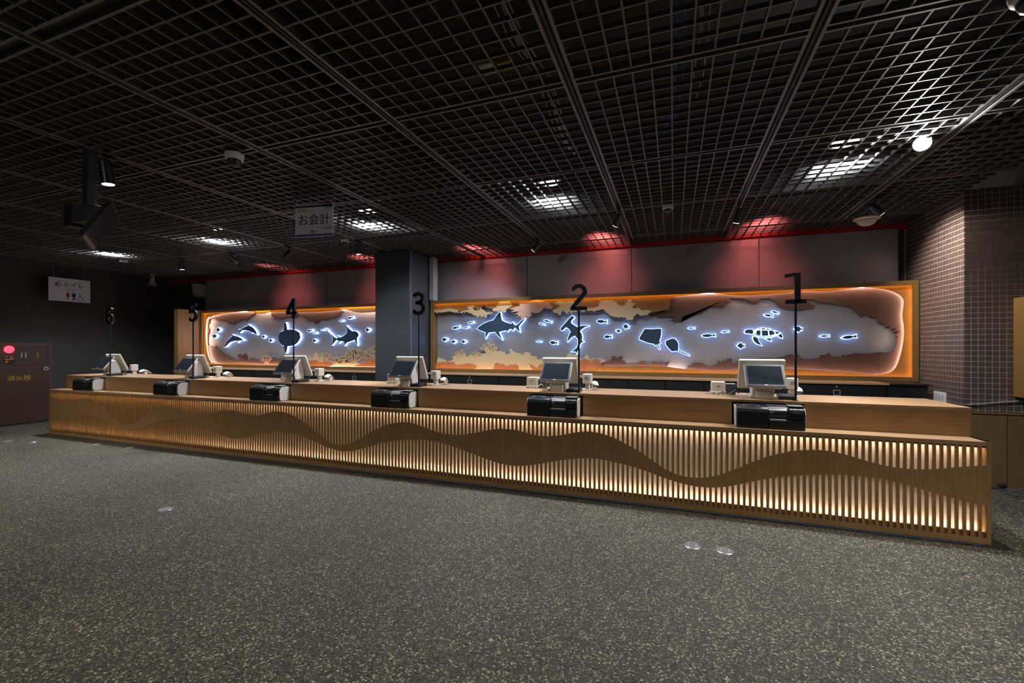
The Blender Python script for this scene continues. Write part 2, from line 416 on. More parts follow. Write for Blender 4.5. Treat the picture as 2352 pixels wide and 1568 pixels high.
counter = thing('service_counter', (-3.68, 4.5, 0), 'long oak cashier counter with backlit vertical slats and a wavy band along its front', 'counter')
def C_(mb, name, mat, bevel=0.0, **k): return mb.move(Matrix.Translation((3.68, -4.5, 0))).build(name, mat, counter, bevel, **k)
C_(MB().box(CX0, CX1, CYF, YRI + 0.005, ZS - 0.030, ZS), 'lower_shelf', 'oak_top', 0.0015)
C_(MB().box(CX0 + 0.026, CX1 - 0.026, CYF + 0.001, CYF + 0.018, 0.012, 0.055), 'bottom_rail', 'oak_x', 0.001)
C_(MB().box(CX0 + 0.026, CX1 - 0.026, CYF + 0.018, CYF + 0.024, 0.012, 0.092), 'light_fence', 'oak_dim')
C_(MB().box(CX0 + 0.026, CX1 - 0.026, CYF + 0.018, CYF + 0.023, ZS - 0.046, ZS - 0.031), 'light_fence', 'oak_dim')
C_(MB().box(CX0, CX0 + 0.026, CYF - 0.001, YRI + 0.02, 0.012, ZS), 'end_panel', 'oak_z', 0.0015)
C_(MB().box(CX1 - 0.026, CX1, CYF - 0.001, YRI + 0.02, 0.012, ZS), 'end_panel', 'oak_z', 0.0015)
C_(MB().box(CX0 + 0.02, CX1 - 0.02, CYF + 0.012, CYF + 0.04, 0.0, 0.012), 'base_strip', 'strip_blue')  # thin blue strip along the foot of the counter front
C_(MB().box(CX0 + 0.026, CX1 - 0.026, CYF + 0.060, CYF + 0.070, 0.012, ZS - 0.03), 'back_panel', 'cream_panel')
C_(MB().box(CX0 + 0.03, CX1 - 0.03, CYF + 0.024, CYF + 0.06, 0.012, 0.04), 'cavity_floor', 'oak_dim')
m = MB(); m2 = MB(); nseg = 180
for k in range(nseg):
    a = CX0 + 0.03 + (CX1 - CX0 - 0.06) * k / nseg; b = CX0 + 0.03 + (CX1 - CX0 - 0.06) * (k + 1) / nseg
    m.add([(a, CYF + 0.027, 0.080), (b, CYF + 0.027, 0.080), (b, CYF + 0.034, 0.080), (a, CYF + 0.034, 0.080)], [(0, 1, 2, 3)])
    m2.add([(a, CYF + 0.027, ZS - 0.036), (b, CYF + 0.027, ZS - 0.036), (b, CYF + 0.032, ZS - 0.036), (a, CYF + 0.032, ZS - 0.036)], [(0, 3, 2, 1)])
C_(m, 'light_strip', 'led_counter'); C_(m2, 'light_strip', 'led_counter')
# slats
NS = 270; pitch = (CX1 - CX0 - 0.052) / NS
slat0 = None
for k in range(NS):
    x = CX0 + 0.026 + pitch * (k + 0.0) + 0.0095 if k else CX0 + 0.026 + 0.0095
    if slat0 is None:
        slat0 = MB().box(-0.0095, 0.0095, 0, 0.015, 0.055, ZS - 0.03).build('slat', 'oak_slat_lit', counter); o = slat0
    else: o = inst(slat0, counter, (0, 0, 0))
    o.location = (x + 3.68, CYF + 0.002 - 4.5, 0)
tp = [(CX0 + 0.026 + (CX1 - CX0 - 0.052) * k / 384, catmull(WT, 96 * k / 384) / 1000) for k in range(385)]
bt = [(CX0 + 0.026 + (CX1 - CX0 - 0.052) * k / 384, catmull(WB, 96 * k / 384) / 1000) for k in range(385)]
m = MB()
for k in range(384):
    (x0, t0), (x1, t1), (_, b0), (_, b1) = tp[k], tp[k + 1], bt[k], bt[k + 1]
    y0, y1 = CYF + 0.0005, CYF + 0.018
    m.add([(x0, y0, b0), (x1, y0, b1), (x1, y0, t1), (x0, y0, t0), (x0, y1, b0), (x1, y1, b1), (x1, y1, t1), (x0, y1, t0)],
          [(0, 1, 2, 3), (5, 4, 7, 6), (3, 2, 6, 7), (1, 0, 4, 5)])
C_(m, 'wave_panel', 'oak_z')
# upper box with openings for the cash machines
segs = []; x = CX0 + 0.016
for n in (6, 5, 4, 3, 2, 1):
    o0, o1 = MACH[n] - 0.012, MACH[n] + MW + 0.022
    segs.append((x, o0)); x = o1
    C_(MB().box(o0, o1, YRI, YRI + 0.02, ZS + 0.196, ZT - 0.008), 'riser_lintel', 'oak_x')
    rc = MB().box(o0, o1, 4.82, 4.83, ZS, ZS + 0.196); rc.box(o0 - 0.006, o0 - 0.001, YRI + 0.02, 4.83, ZS, ZS + 0.196); rc.box(o1 + 0.001, o1 + 0.006, YRI + 0.02, 4.83, ZS, ZS + 0.196); rc.box(o0, o1, YRI + 0.02, 4.83, ZS + 0.196, ZS + 0.2)
    C_(rc, 'machine_recess', 'black_matte')
segs.append((x, CX1 - 0.03))
for a, b in segs: C_(MB().box(a, b, YRI, YRI + 0.02, ZS, ZT - 0.008), 'riser_panel', 'oak_x')
C_(MB().box(CX0 + 0.016, CX1 - 0.010, YRI - 0.001, YBK, ZT - 0.022, ZT), 'worktop', 'oak_top', 0.001)
for a, b in ((CX0 + 0.016, CX0 + 0.040), (CX1 - 0.034, CX1 - 0.010)):
    C_(MB().box(a, b, YRI - 0.0005, YBK - 0.002, ZS, ZT - 0.008), 'riser_end', 'oak_z', 0.001)
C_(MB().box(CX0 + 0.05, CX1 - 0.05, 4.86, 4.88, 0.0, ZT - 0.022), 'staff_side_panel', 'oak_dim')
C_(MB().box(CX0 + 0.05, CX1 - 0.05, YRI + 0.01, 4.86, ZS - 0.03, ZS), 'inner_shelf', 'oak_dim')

# ------------------------------------------------------------------ cash machines (coin unit + note unit)
def make_machine(label):
    t = thing('cash_machine', (0, 0, 0), label, 'cash machine', 'cash machines in the counter front')
    W = MW; H = 0.186
    MB().box(0.006, W - 0.006, 0.05, 0.44, 0.004, H - 0.012).build('body', 'white_plastic', t, 0.004)
    a = W * 0.475
    prof = [(0.0, 0.0), (0.0, 0.135), (0.012, 0.160), (0.035, 0.176), (0.10, H), (0.24, H), (0.24, 0.0)]
    cu = MB().prism(prof, 'x', 0.010, a).build('coin_unit', 'black_satin', t, 0.004)
    MB().box(a * 0.34, a * 0.72, -0.0012, 0.004, 0.062, 0.090).build('coin_slot', 'black_matte', cu)
    MB().prism([(0.020, 0.168), (0.030, 0.182), (0.075, 0.190), (0.085, 0.186)], 'x', a * 0.2, a * 0.78).build('hopper_rim', 'dark_plastic', cu, 0.002)
    MB().box(a * 0.36, a * 0.66, 0.030, 0.034, 0.183, 0.188).build('hopper_light', 'cable_blue', cu)
    MB().prism([(0.0, 0.0), (-0.004, 0.07), (0.004, 0.082), (0.03, 0.088), (0.24, 0.088), (0.24, 0.0)], 'x', a + 0.002, W - 0.010).build('note_unit', 'black_satin', t, 0.005)
    MB().prism([(0.030, 0.088), (0.034, 0.120), (0.026, 0.128), (0.028, 0.150), (0.06, 0.176), (0.12, H), (0.24, H), (0.24, 0.088)], 'x', a + 0.004, W - 0.125).build('note_tray', 'dark_plastic', t, 0.003)
    MB().prism([(0.002, 0.088), (0.0, 0.150), (0.012, 0.168), (0.05, 0.182), (0.24, 0.184), (0.24, 0.088)], 'x', W - 0.122, W - 0.010).build('note_head', 'black_satin', t, 0.005)
    MB().box(W - 0.105, W - 0.030, -0.0012, 0.004, 0.138, 0.144).build('note_slot', 'grey_plastic', t)
    MB().box(W - 0.100, W - 0.034, -0.0015, 0.004, 0.092, 0.112).build('reject_slot', 'black_matte', t)
    MB().box(W - 0.122, W - 0.012, 0.030, 0.125, 0.185, 0.194).build('lid', 'silver', t, 0.003)
    MB().box(a + 0.012, a + 0.040, 0.0255, 0.030, 0.130, 0.142).build('maker_badge', 'paper', t)
    sp = [(0.022, 0.020), (0.014, 0.045), (0.014, 0.130), (0.030, 0.160), (0.060, 0.174), (0.150, 0.178), (0.125, 0.040), (0.105, 0.006), (0.040, 0.004)]
    for x0, x1 in ((0.002, 0.010), (W - 0.010, W - 0.002)):
        MB().prism(sp, 'x', x0, x1).build('side_cover', 'white_plastic', t, 0.0015)
    return t
mach0 = None
for n in range(1, 7):
    lab = 'black and white cash changing machine in the counter below the number %s sign' % NUM[n]
    t = make_machine(lab) if mach0 is None else copy_tree(mach0)
    if mach0 is None: mach0 = t
    t['label'] = lab; t.location = (MACH[n], CYF + 0.035, ZS)

# ------------------------------------------------------------------ point-of-sale terminals
def slab(w, h, t, bevel, name, mat, parent, bottom, top, out=1, seg=3):
    """slab of width w whose outer face runs from bottom (y,z) to top (y,z); thickness behind it"""
    b = Vector((0, bottom[0], bottom[1])); tt = Vector((0, top[0], top[1])); up = (tt - b); L = up.length; up.normalize()
    nrm = Vector((1, 0, 0)).cross(up) * out      # faces away from the body
    M = Matrix.Translation(b) @ Matrix(((1, 0, 0, 0), (0, up.y, nrm.y, 0), (0, up.z, nrm.z, 0), (0, 0, 0, 1)))
    o = MB().box(-w / 2, w / 2, 0, L, -t, 0).move(M).build(name, mat, parent, bevel, seg=seg)
    return o, M, L
def make_pos(label):
    t = thing('cash_register', (0, 0, 0), label, 'cash register', 'cash registers on the counter')
    MB().prism([(0.030, 0.0), (0.026, 0.022), (0.240, 0.022), (0.245, 0.0)], 'x', -0.105, 0.105).build('base', 'white_plastic', t, 0.004)
    MB().prism([(0.040, 0.020), (0.010, 0.110), (0.050, 0.225), (0.110, 0.265), (0.150, 0.265), (0.170, 0.15), (0.175, 0.020)], 'x', -0.088, 0.088).build('stand', 'white_plastic', t, 0.006)
    MB().prism([(0.0, 0.0), (0.012, 0.062), (0.040, 0.070), (0.040, 0.0)], 'x', -0.058, 0.058).build('foot_cover', 'cream_plastic', t, 0.003)
    cd, M, L = slab(0.312, 0, 0.024, 0.008, 'customer_display', 'white_plastic', t, (-0.108, 0.113), (0.040, 0.302), 1)
    # face normal must look to the customer (-y, up)
    sc = MB().box(-0.152, 0.152, 0.005, L - 0.004, 0.0, 0.0018).move(M).build('bezel', 'black_plastic', cd, 0.0006)
    MB().box(-0.134, 0.134, 0.026, L - 0.022, 0.0018, 0.0024).move(M).build('screen', 'screen_glass', cd)
    MB().box(-0.012, 0.012, 0.014, 0.021, 0.0018, 0.0026).move(M).build('badge', 'paper', cd)
    od, M2, L2 = slab(0.372, 0, 0.032, 0.012, 'operator_display', 'white_plastic', t, (0.245, 0.078), (0.120, 0.350), -1)
    MB().box(-0.165, 0.165, 0.015, L2 - 0.015, -0.001, 0.002).move(M2 @ Matrix.Scale(-1, 4, (0, 0, 1)) if False else M2).build('operator_screen', 'screen_glass', od)
    return t
pos0 = None
for n in range(1, 7):
    lab = 'white cash register with slanted customer screen beside the number %s sign' % NUM[n]
    t = make_pos(lab) if pos0 is None else copy_tree(pos0)
    if pos0 is None: pos0 = t
    t['label'] = lab; t.location = (POS[n], 4.40, ZT)

def make_printer():
    t = thing('receipt_printer', (0, 0, 0), '', 'printer', 'receipt printers on the counter')
    MB().box(-0.068, 0.068, -0.004, 0.125, 0.0, 0.030).build('base', 'cream_plastic', t, 0.004)
    b = MB().box(-0.060, 0.060, 0.0, 0.120, 0.030, 0.122).build('case', 'cream_plastic', t, 0.006)
    MB().box(-0.014, 0.014, -0.0012, 0.002, 0.078, 0.084).build('badge', 'dark_plastic', b)
    for x in (-0.045, 0.038):
        MB().box(x, x + 0.008, -0.0055, 0.0, 0.002, 0.020).build('foot_slot', 'black_matte', t)
    return t
def make_pad():
    t = thing('payment_scanner', (0, 0, 0), '', 'scanner', 'upright payment scanners on the counter')
    MB().box(-0.050, 0.050, -0.048, 0.048, 0.0, 0.009).build('base', 'white_plastic', t, 0.003)
    MB().prism([(-0.020, 0.008), (-0.014, 0.085), (0.030, 0.085), (0.030, 0.008)], 'x', -0.022, 0.022).build('post', 'white_plastic', t, 0.004)
    h = MB().box(-0.044, 0.044, -0.045, 0.045, 0.070, 0.172).build('head', 'white_plastic', t, 0.008)
    MB().box(-0.016, 0.014, -0.0465, -0.044, 0.118, 0.142).build('code_window', 'grey_plastic', h)
    for k in range(4): MB().box(0.0435, 0.0452, -0.034, 0.034, 0.088 + 0.02 * k, 0.092 + 0.02 * k).build('vent', 'cream_plastic', h)
    return t
def make_handheld():
    t = thing('barcode_scanner', (0, 0, 0), '', 'scanner', 'hand barcode scanners on the counter')
    MB().prism([(-0.02, 0.0), (-0.012, 0.045), (0.02, 0.052), (0.052, 0.0)], 'x', -0.022, 0.022).build('cradle', 'cream_plastic', t, 0.003)
    secs = [(-0.085, 0.040, 0.030, 0.014), (-0.06, 0.060, 0.036, 0.020), (-0.02, 0.072, 0.034, 0.018), (0.03, 0.062, 0.026, 0.014), (0.075, 0.036, 0.020, 0.013), (0.105, 0.018, 0.016, 0.011)]
    m = MB(); n = 10; vv = []
    for y, z, a, b in secs: vv += [(a * math.cos(2 * math.pi * k / n), y, z + b * math.sin(2 * math.pi * k / n)) for k in range(n)]
    ff = [(i * n + k, i * n + (k + 1) % n, (i + 1) * n + (k + 1) % n, (i + 1) * n + k) for i in range(len(secs) - 1) for k in range(n)] + [tuple(range(n)), tuple(range((len(secs) - 1) * n, len(secs) * n))]
    b_ = m.add(vv, ff).build('handle', 'white_plastic', t, smooth=True)
    MB().box(-0.026, 0.026, -0.0865, -0.082, 0.030, 0.048).build('lens', 'dark_plastic', b_)
    return t
def make_reader():
    t = thing('card_reader', (0, 0, 0), '', 'card reader', 'card readers on the counter')
    MB().prism([(-0.085, 0.0), (-0.085, 0.030), (0.085, 0.042), (0.085, 0.0)], 'x', -0.062, 0.062).build('case', 'black_plastic', t, 0.004)
    MB().prism([(-0.070, 0.0315), (-0.070, 0.034), (0.010, 0.0395), (0.010, 0.036)], 'x', -0.045, 0.045).build('keypad', 'dark_plastic', t)
    MB().cable([(0.02, 0.085, 0.02), (0.035, 0.12, 0.045), (0.02, 0.145, 0.062), (-0.005, 0.15, 0.05), (-0.015, 0.17, 0.012), (-0.03, 0.20, 0.006)], 0.003).build('cord', 'cable_black', t, smooth=True)
    return t
first = {}
def station(kind, maker, lab, loc, rz=0.0):
    t = maker() if kind not in first else copy_tree(first[kind])
    first.setdefault(kind, t); t['label'] = lab; t.location = loc; t.rotation_euler = (0, 0, rz); return t
for n in range(1, 7):
    x = POS[n]
    station('printer', make_printer, 'cream receipt printer left of the register at the number %s sign' % NUM[n], (x - 0.345 + (0.0 if n < 4 else 0.02), 4.63, ZT))
    station('pad', make_pad, 'white boxy payment scanner right of the register at the number %s sign' % NUM[n], (x + 0.27, 4.66, ZT), -0.12 if n < 6 else -0.25)
    station('hand', make_handheld, 'white hooked barcode scanner in a cradle behind the number %s sign' % NUM[n], (x + 0.32, 4.785, ZT), 0.15 + 0.1 * (n % 3))
    station('reader', make_reader, 'flat black card reader at the foot of the number %s sign' % NUM[n], (x + (0.175 if n < 6 else 0.19), 4.43, ZT), -0.06)
for n in (1, 2):
    x = POS[n]
    t = thing('network_box', (x - 0.235, 4.66, ZT), 'small dark box with cables beside the receipt printer at the number %s sign' % NUM[n], 'device', 'dark boxes beside the printers')
    MB().box(-0.042, 0.042, 0, 0.10, 0.0, 0.098).build('case', 'dark_plastic', t, 0.004)
    MB().box(-0.042, 0.042, -0.001, 0.10, 0.098, 0.103).build('lid', 'grey_plastic', t, 0.002)
for n, mat, z in ((1, 'cable_white', 0.0), (1, 'cable_black', 0.0), (2, 'cable_white', 0.0), (3, 'cable_white', 0.0), (5, 'cable_white', 0.0), (6, 'cable_white', 0.0)):
    x = POS[n]; rnd = random.Random(n * 7 + len(mat))
    if n <= 3:
        pts = [(q_[0] - 0.085, q_[1], q_[2]) for q_ in [(x - 0.27, 4.57, ZT + 0.006), (x - 0.22, 4.55, ZT + 0.035), (x - 0.19, 4.56, ZT + 0.012), (x - 0.155, 4.54, ZT + 0.028), (x - 0.12, 4.56, ZT + 0.05), (x - 0.105, 4.57, ZT + 0.022)]]
    else:
        pts = [(x + 0.12, 4.55, ZT + 0.012), (x + 0.16, 4.57, ZT + 0.03), (x + 0.19, 4.60, ZT + 0.01), (x + 0.21, 4.56, ZT + 0.006), (x + 0.24, 4.60, ZT + 0.006)]
    pts = [(a + rnd.uniform(-.01, .01), b + rnd.uniform(-.015, .015) - (0.02 if mat == 'cable_black' else 0), c + rnd.uniform(0, .006)) for a, b, c in pts]
    tag(MB().cable(pts, 0.0036).build('cable', mat, smooth=True), ('black' if mat == 'cable_black' else 'white') + ' cable lying on the counter by the register at the number %s sign' % NUM[n], 'cable', 'loose cables on the counter')

# ------------------------------------------------------------------ number signs
def arc(cx, cz, rx, rz, a0, a1, n=16):
    return [(cx + rx * math.cos(math.radians(a0 + (a1 - a0) * k / n)), cz + rz * math.sin(math.radians(a0 + (a1 - a0) * k / n))) for k in range(n + 1)]
S = 0.040
def numeral(n, m, y0, y1):
    if n == 1:
        m.ribbon([(0.012, 0.0), (0.012, 0.26)], 0.044, y0, y1); m.prism([(-0.078, 0.222), (-0.078, 0.252), (-0.01, 0.26), (-0.01, 0.232)], 'y', y0, y1); m.ribbon([(-0.076, 0.017), (0.076, 0.017)], 0.036, y0, y1)
    elif n == 2:
        m.ribbon([(-0.066, 0.208)] + arc(0.0, 0.182, 0.060, 0.058, 150, -20, 18) + [(-0.060, 0.030)], S, y0, y1); m.ribbon([(-0.084, 0.018), (0.082, 0.018)], 0.036, y0, y1)
    elif n == 3:
        m.ribbon(arc(-0.006, 0.190, 0.058, 0.051, 155, -90, 18) + [(-0.035, 0.139)], S, y0, y1); m.ribbon([(-0.035, 0.139)] + arc(-0.004, 0.078, 0.068, 0.060, 90, -155, 20), S, y0, y1)
    elif n == 4:
        m.ribbon([(0.036, 0.0), (0.036, 0.26)], 0.042, y0, y1); m.ribbon([(-0.088, 0.074), (0.086, 0.074)], 0.034, y0, y1); m.ribbon([(0.030, 0.244), (-0.078, 0.078)], 0.036, y0, y1)
    elif n == 5:
        m.ribbon([(0.070, 0.243), (-0.060, 0.243)], 0.036, y0, y1); m.ribbon([(-0.046, 0.250), (-0.056, 0.128)], 0.036, y0, y1); m.ribbon([(-0.056, 0.135)] + arc(-0.004, 0.086, 0.068, 0.067, 125, -150, 20), S, y0, y1)
    elif n == 6:
        m.ribbon(arc(0.004, 0.080, 0.064, 0.061, 0, 360, 26), S, y0, y1); m.ribbon([(-0.060, 0.080), (-0.062, 0.140)] + arc(0.012, 0.150, 0.074, 0.092, 175, 55, 12), S, y0, y1)
for n in range(1, 7):
    t = thing('number_sign', (POLE[n], 4.315, ZT), 'black numeral %s on a thin pole standing on the counter' % NUM[n], 'sign', 'number signs on the counter')
    MB().tube([(0, 0, 0.0), (0, 0, 0.835)], 0.0095, 10).build('pole', 'sign_black', t, smooth=False)
    MB().lathe([(0.022, 0), (0.022, 0.004), (0.010, 0.006)], 14).build('foot', 'sign_black', t)
    m = MB(); numeral(n, m, -0.015, 0.015)
    m.move(Matrix.Translation((0.0 if n != 4 else -0.028, 0, 0.820))).build('numeral', 'sign_black', t)

# ------------------------------------------------------------------ underwater murals
kA, kB, kC, kD, kE, kF, kG = crop(460, 690, 9.223), crop(660, 690, 9.223), crop(985, 670, 8.254), crop(1180, 670, 8.254), crop(1360, 670, 7.842), crop(1560, 660, 7.465), crop(1780, 650, 6.818)
YFR = 6.63
YMASK, YCOP, YGOLD, YROCK, YSEA, YFISH = YFR + 0.066, YFR + 0.146, YFR + 0.115, YFR + 0.105, YFR + 0.174, YFR + 0.120
YLED = YCOP - 0.030
def XZ(px, Y): 
    return [(p.x, p.z) for p in (onY(u, v, Y) for u, v in px)]
def area(p): return 0.5 * sum(p[i][0] * p[(i + 1) % len(p)][1] - p[(i + 1) % len(p)][0] * p[i][1] for i in range(len(p)))
def offset(pts, d):
    n = len(pts); s = 1 if area(pts) > 0 else -1; out = []
    for i in range(n):
        a, b, c = Vector(pts[i - 1]), Vector(pts[i]), Vector(pts[(i + 1) % n])
        t1 = (b - a); t2 = (c - b)
        if t1.length < 1e-7 or t2.length < 1e-7: out.append(pts[i]); continue
        t1.normalize(); t2.normalize()
        n1 = Vector((t1.y, -t1.x)) * s; n2 = Vector((t2.y, -t2.x)) * s; mm = n1 + n2
        if mm.length < 0.3: mm = n1
        mm.normalize(); k = d / max(0.45, mm.dot(n1)); out.append((b.x + mm.x * k, b.y + mm.y * k))
    return out
def smooth_poly(pts, it=2, closed=True):
    for _ in range(it):
        q = []; n = len(pts)
        for i in range(n if closed else n - 1):
            a, b = pts[i], pts[(i + 1) % n]
            q += [(a[0] * .75 + b[0] * .25, a[1] * .75 + b[1] * .25), (a[0] * .25 + b[0] * .75, a[1] * .25 + b[1] * .75)]
        pts = q if closed else [pts[0]] + q + [pts[-1]]
    return pts
def jag(pts, amp, rnd, step=0.02):
    out = []
    for a, b in zip(pts[:-1], pts[1:]):
        d = math.hypot(b[0] - a[0], b[1] - a[1]); k = max(1, int(d / step))
        for i in range(k):
            f = i / k; out.append((a[0] + (b[0] - a[0]) * f + (rnd.uniform(-amp, amp) if i else 0), a[1] + (b[1] - a[1]) * f + (rnd.uniform(-amp, amp) if i else 0)))
    return out + [pts[-1]]
def frill(pts, amp, rnd, step=0.03):
    out = []; s = 1 if area(pts) > 0 else -1; n = len(pts); up = 1
    for i in range(n):
        a, b = Vector(pts[i]), Vector(pts[(i + 1) % n]); d = b - a; k = max(1, int(d.length / step))
        if d.length < 1e-6: continue
        nn = Vector((d.y, -d.x)).normalized() * s; t = d.normalized()
        for j in range(k):
            q = a + d * (j / k)
            if j == 0: out.append(tuple(q)); continue
            h = amp * rnd.uniform(0.5, 1.2); w_ = d.length / k * 0.27
            if up > 0: out += [tuple(q - t * w_ * 0.8 + nn * h * 0.2), tuple(q - t * w_ + nn * h), tuple(q + t * w_ + nn * h * rnd.uniform(0.8, 1.15)), tuple(q + t * w_ * 0.8 + nn * h * 0.2)]
            else: out.append(tuple(q - nn * h * 0.7))
            up = -up
    return out
ZF0, ZF1 = 0.991, 2.214
def make_mural(name, label, x0, x1, closed_right=True):
    t = thing(name, ((x0 + x1) / 2, YFR, ZF0), label, 'mural', 'underwater murals on the back wall')
    cx = (x0 + x1) / 2
    def P(mb, nm, mat, parent=t, bevel=0.0, **k):
        return mb.move(Matrix.Translation((-cx, -YFR, -ZF0))).build(nm, mat, parent, bevel, **k)
    fw = 0.056
    cd = 0.016                                        # channel behind the front lip
    P(MB().box(x0, x1, YFR, YFR + 0.011, ZF1 - fw, ZF1).box(x0, x1, YFR + 0.011, YFR + 0.178, ZF1 - fw + cd, ZF1), 'frame_board', 'oak_frame')
    P(MB().box(x0, x1, YFR, YFR + 0.011, ZF0, ZF0 + fw).box(x0, x1, YFR + 0.011, YFR + 0.178, ZF0, ZF0 + fw - cd), 'frame_board', 'oak_frame')
    P(MB().box(x0, x0 + fw, YFR, YFR + 0.011, ZF0 + fw, ZF1 - fw).box(x0, x0 + fw - cd, YFR + 0.011, YFR + 0.178, ZF0 + fw - cd, ZF1 - fw + cd), 'frame_board', 'oak_frame')
    P(MB().box(x1 - fw, x1, YFR, YFR + 0.011, ZF0 + fw, ZF1 - fw).box(x1 - fw + cd, x1, YFR + 0.011, YFR + 0.178, ZF0 + fw - cd, ZF1 - fw + cd), 'frame_board', 'oak_frame')
    P(MB().box(x0 + 0.004, x1 - 0.004, YFR + 0.179, 6.945, ZF0 + 0.004, ZF1 - 0.004), 'backing_box', 'wall_dark')
    xi0, xi1, zi0, zi1 = x0 + fw - cd, x1 - fw + cd, ZF0 + fw - cd, ZF1 - fw + cd
    m = MB(); n = int((xi1 - xi0) / 0.08); yy = YFR + 0.0125; e0, e1 = 0.002, 0.012
    for k in range(n):
        a = xi0 + (xi1 - xi0) * k / n; b = xi0 + (xi1 - xi0) * (k + 1) / n
        m.add([(a, yy, zi1 - e1), (b, yy, zi1 - e1), (b, yy, zi1 - e0), (a, yy, zi1 - e0)], [(0, 3, 2, 1)])
        m.add([(a, yy, zi0 + e0), (b, yy, zi0 + e0), (b, yy, zi0 + e1), (a, yy, zi0 + e1)], [(0, 3, 2, 1)])
    n = 14
    for k in range(n):
        a = zi0 + (zi1 - zi0) * k / n; b = zi0 + (zi1 - zi0) * (k + 1) / n
        if closed_right: m.add([(xi1 - e1, yy, a), (xi1 - e0, yy, a), (xi1 - e0, yy, b), (xi1 - e1, yy, b)], [(0, 3, 2, 1)])
        if x0 < -9: m.add([(xi0 + e0, yy, a), (xi0 + e1, yy, a), (xi0 + e1, yy, b), (xi0 + e0, yy, b)], [(0, 3, 2, 1)])
    P(m, 'frame_light', 'led_orange')
    # ribbed grey sea panel
    m = MB(); n = 40 * 6; vv = []
    for k in range(n + 1):
        z = zi0 + (zi1 - zi0) * k / n; yy = YSEA - 0.0007 * math.cos(2 * math.pi * k / 6)
        vv += [(xi0, yy, z), (xi1, yy, z)]
    m.add(vv, [(2 * k, 2 * k + 1, 2 * k + 3, 2 * k + 2) for k in range(n)])
    P(m, 'sea_panel', 'sea_panel', smooth=True)
    return t, P, (xi0, xi1, zi0, zi1)
def plate(P, px, Y, thick, nm, mat, rnd=None, amp=0.0, bevel=0.0):
    pts = XZ(px, Y)
    if rnd: pts = frill(pts, amp, rnd, 0.022)
    return P(MB().prism(pts, 'y', Y, Y + thick), nm, mat, bevel=bevel)
def mask(P, inner, win, Y, nm='shadow_board'):
    """board filling the window with an opening cut along inner"""
    xi0, xi1, zi0, zi1 = win
    inner = [(min(max(x, xi0 + 0.002), xi1 - 0.002), min(max(z, zi0 + 0.002), zi1 - 0.002)) for x, z in inner]
    if area(inner) > 0: inner = inner[::-1]
    outer = [(xi0, zi0), (xi1, zi0), (xi1, zi1), (xi0, zi1)]
    k = min(range(len(inner)), key=lambda i: (inner[i][0] - xi0) ** 2 + (inner[i][1] - zi0) ** 2)
    inn = inner[k:] + inner[:k + 1]
    poly = outer[:1] + inn + outer[:1] + outer[1:]
    bm = bmesh.new()
    # fill the ring with a triangulation
    vo = [bm.verts.new((x, Y, z)) for x, z in outer]; vi = [bm.verts.new((x, Y, z)) for x, z in inner]
    es = [bm.edges.new((L[i], L[(i + 1) % len(L)])) for L in (vo, vi) for i in range(len(L))]
    bmesh.ops.triangle_fill(bm, use_beauty=True, use_dissolve=False, edges=es, normal=(0, -1, 0))
    r = bmesh.ops.extrude_face_region(bm, geom=bm.faces[:])
    bmesh.ops.translate(bm, verts=[v for v in r['geom'] if isinstance(v, bmesh.types.BMVert)], vec=(0, 0.008, 0))
    bm.verts.index_update()
    m = MB(); m.add([v.co[:] for v in bm.verts], [tuple(v.index for v in f.verts) for f in bm.faces]); bm.free()
    return P(m, nm, 'mask_board')
def led_line(P, pts, Y, nm='edge_light', mat='led_rose', r=0.004):
    # resample so each light segment is short
    q = [pts[0]]
    for a, b in zip(pts[:-1], pts[1:]):
        d = math.hypot(b[0] - a[0], b[1] - a[1]); k = max(1, int(d / 0.07))
        q += [(a[0] + (b[0] - a[0]) * i / k, a[1] + (b[1] - a[1]) * i / k) for i in range(1, k + 1)]
    return P(MB().tube([(x, Y, z) for x, z in q], r, 5), nm, mat)
def fish(P, px, nm, label=None, th=0.052):
    pts = XZ(px, YFISH)
    o = P(MB().prism(pts, 'y', YFISH, YFISH + 0.005), nm, 'navy_plate')
    g = P(MB().prism(offset(pts, 0.0052), 'y', YFISH + 0.005, YFISH + th), 'glow_edge', 'led_fish'); g.parent = o
    if label: o['label'] = label
    return o
MINNOW = [(-0.5, 0.02), (-0.40, 0.10), (-0.22, 0.15), (0.0, 0.15), (0.15, 0.10), (0.27, 0.045), (0.36, 0.10), (0.5, 0.15), (0.44, 0.0), (0.5, -0.13), (0.36, -0.09), (0.27, -0.04), (0.12, -0.10), (-0.05, -0.14), (-0.25, -0.12), (-0.42, -0.06)]
ROUND = [(-0.5, 0.0), (-0.36, 0.16), (-0.16, 0.33), (0.05, 0.36), (0.16, 0.26), (0.24, 0.12), (0.34, 0.08), (0.42, 0.20), (0.5, 0.18), (0.45, 0.0), (0.5, -0.14), (0.42, -0.18), (0.33, -0.07), (0.22, -0.12), (0.14, -0.28), (0.02, -0.40), (-0.08, -0.30), (-0.30, -0.20)]
def small(P, crop_f, at, L, shape, face=-1, tilt=0.0, fat=1.0):
    (cx, cy), = crop_f([at]); ct, st = math.cos(math.radians(tilt)), math.sin(math.radians(tilt))
    px = []
    for u, v in (MINNOW if shape == 'm' else ROUND):
        u = u * L * (1 if face < 0 else -1); v = -v * L * fat
        px.append((cx + u * ct - v * st, cy + u * st + v * ct))
    fish(P, px, 'small_fish' if shape == 'm' else 'round_fish')
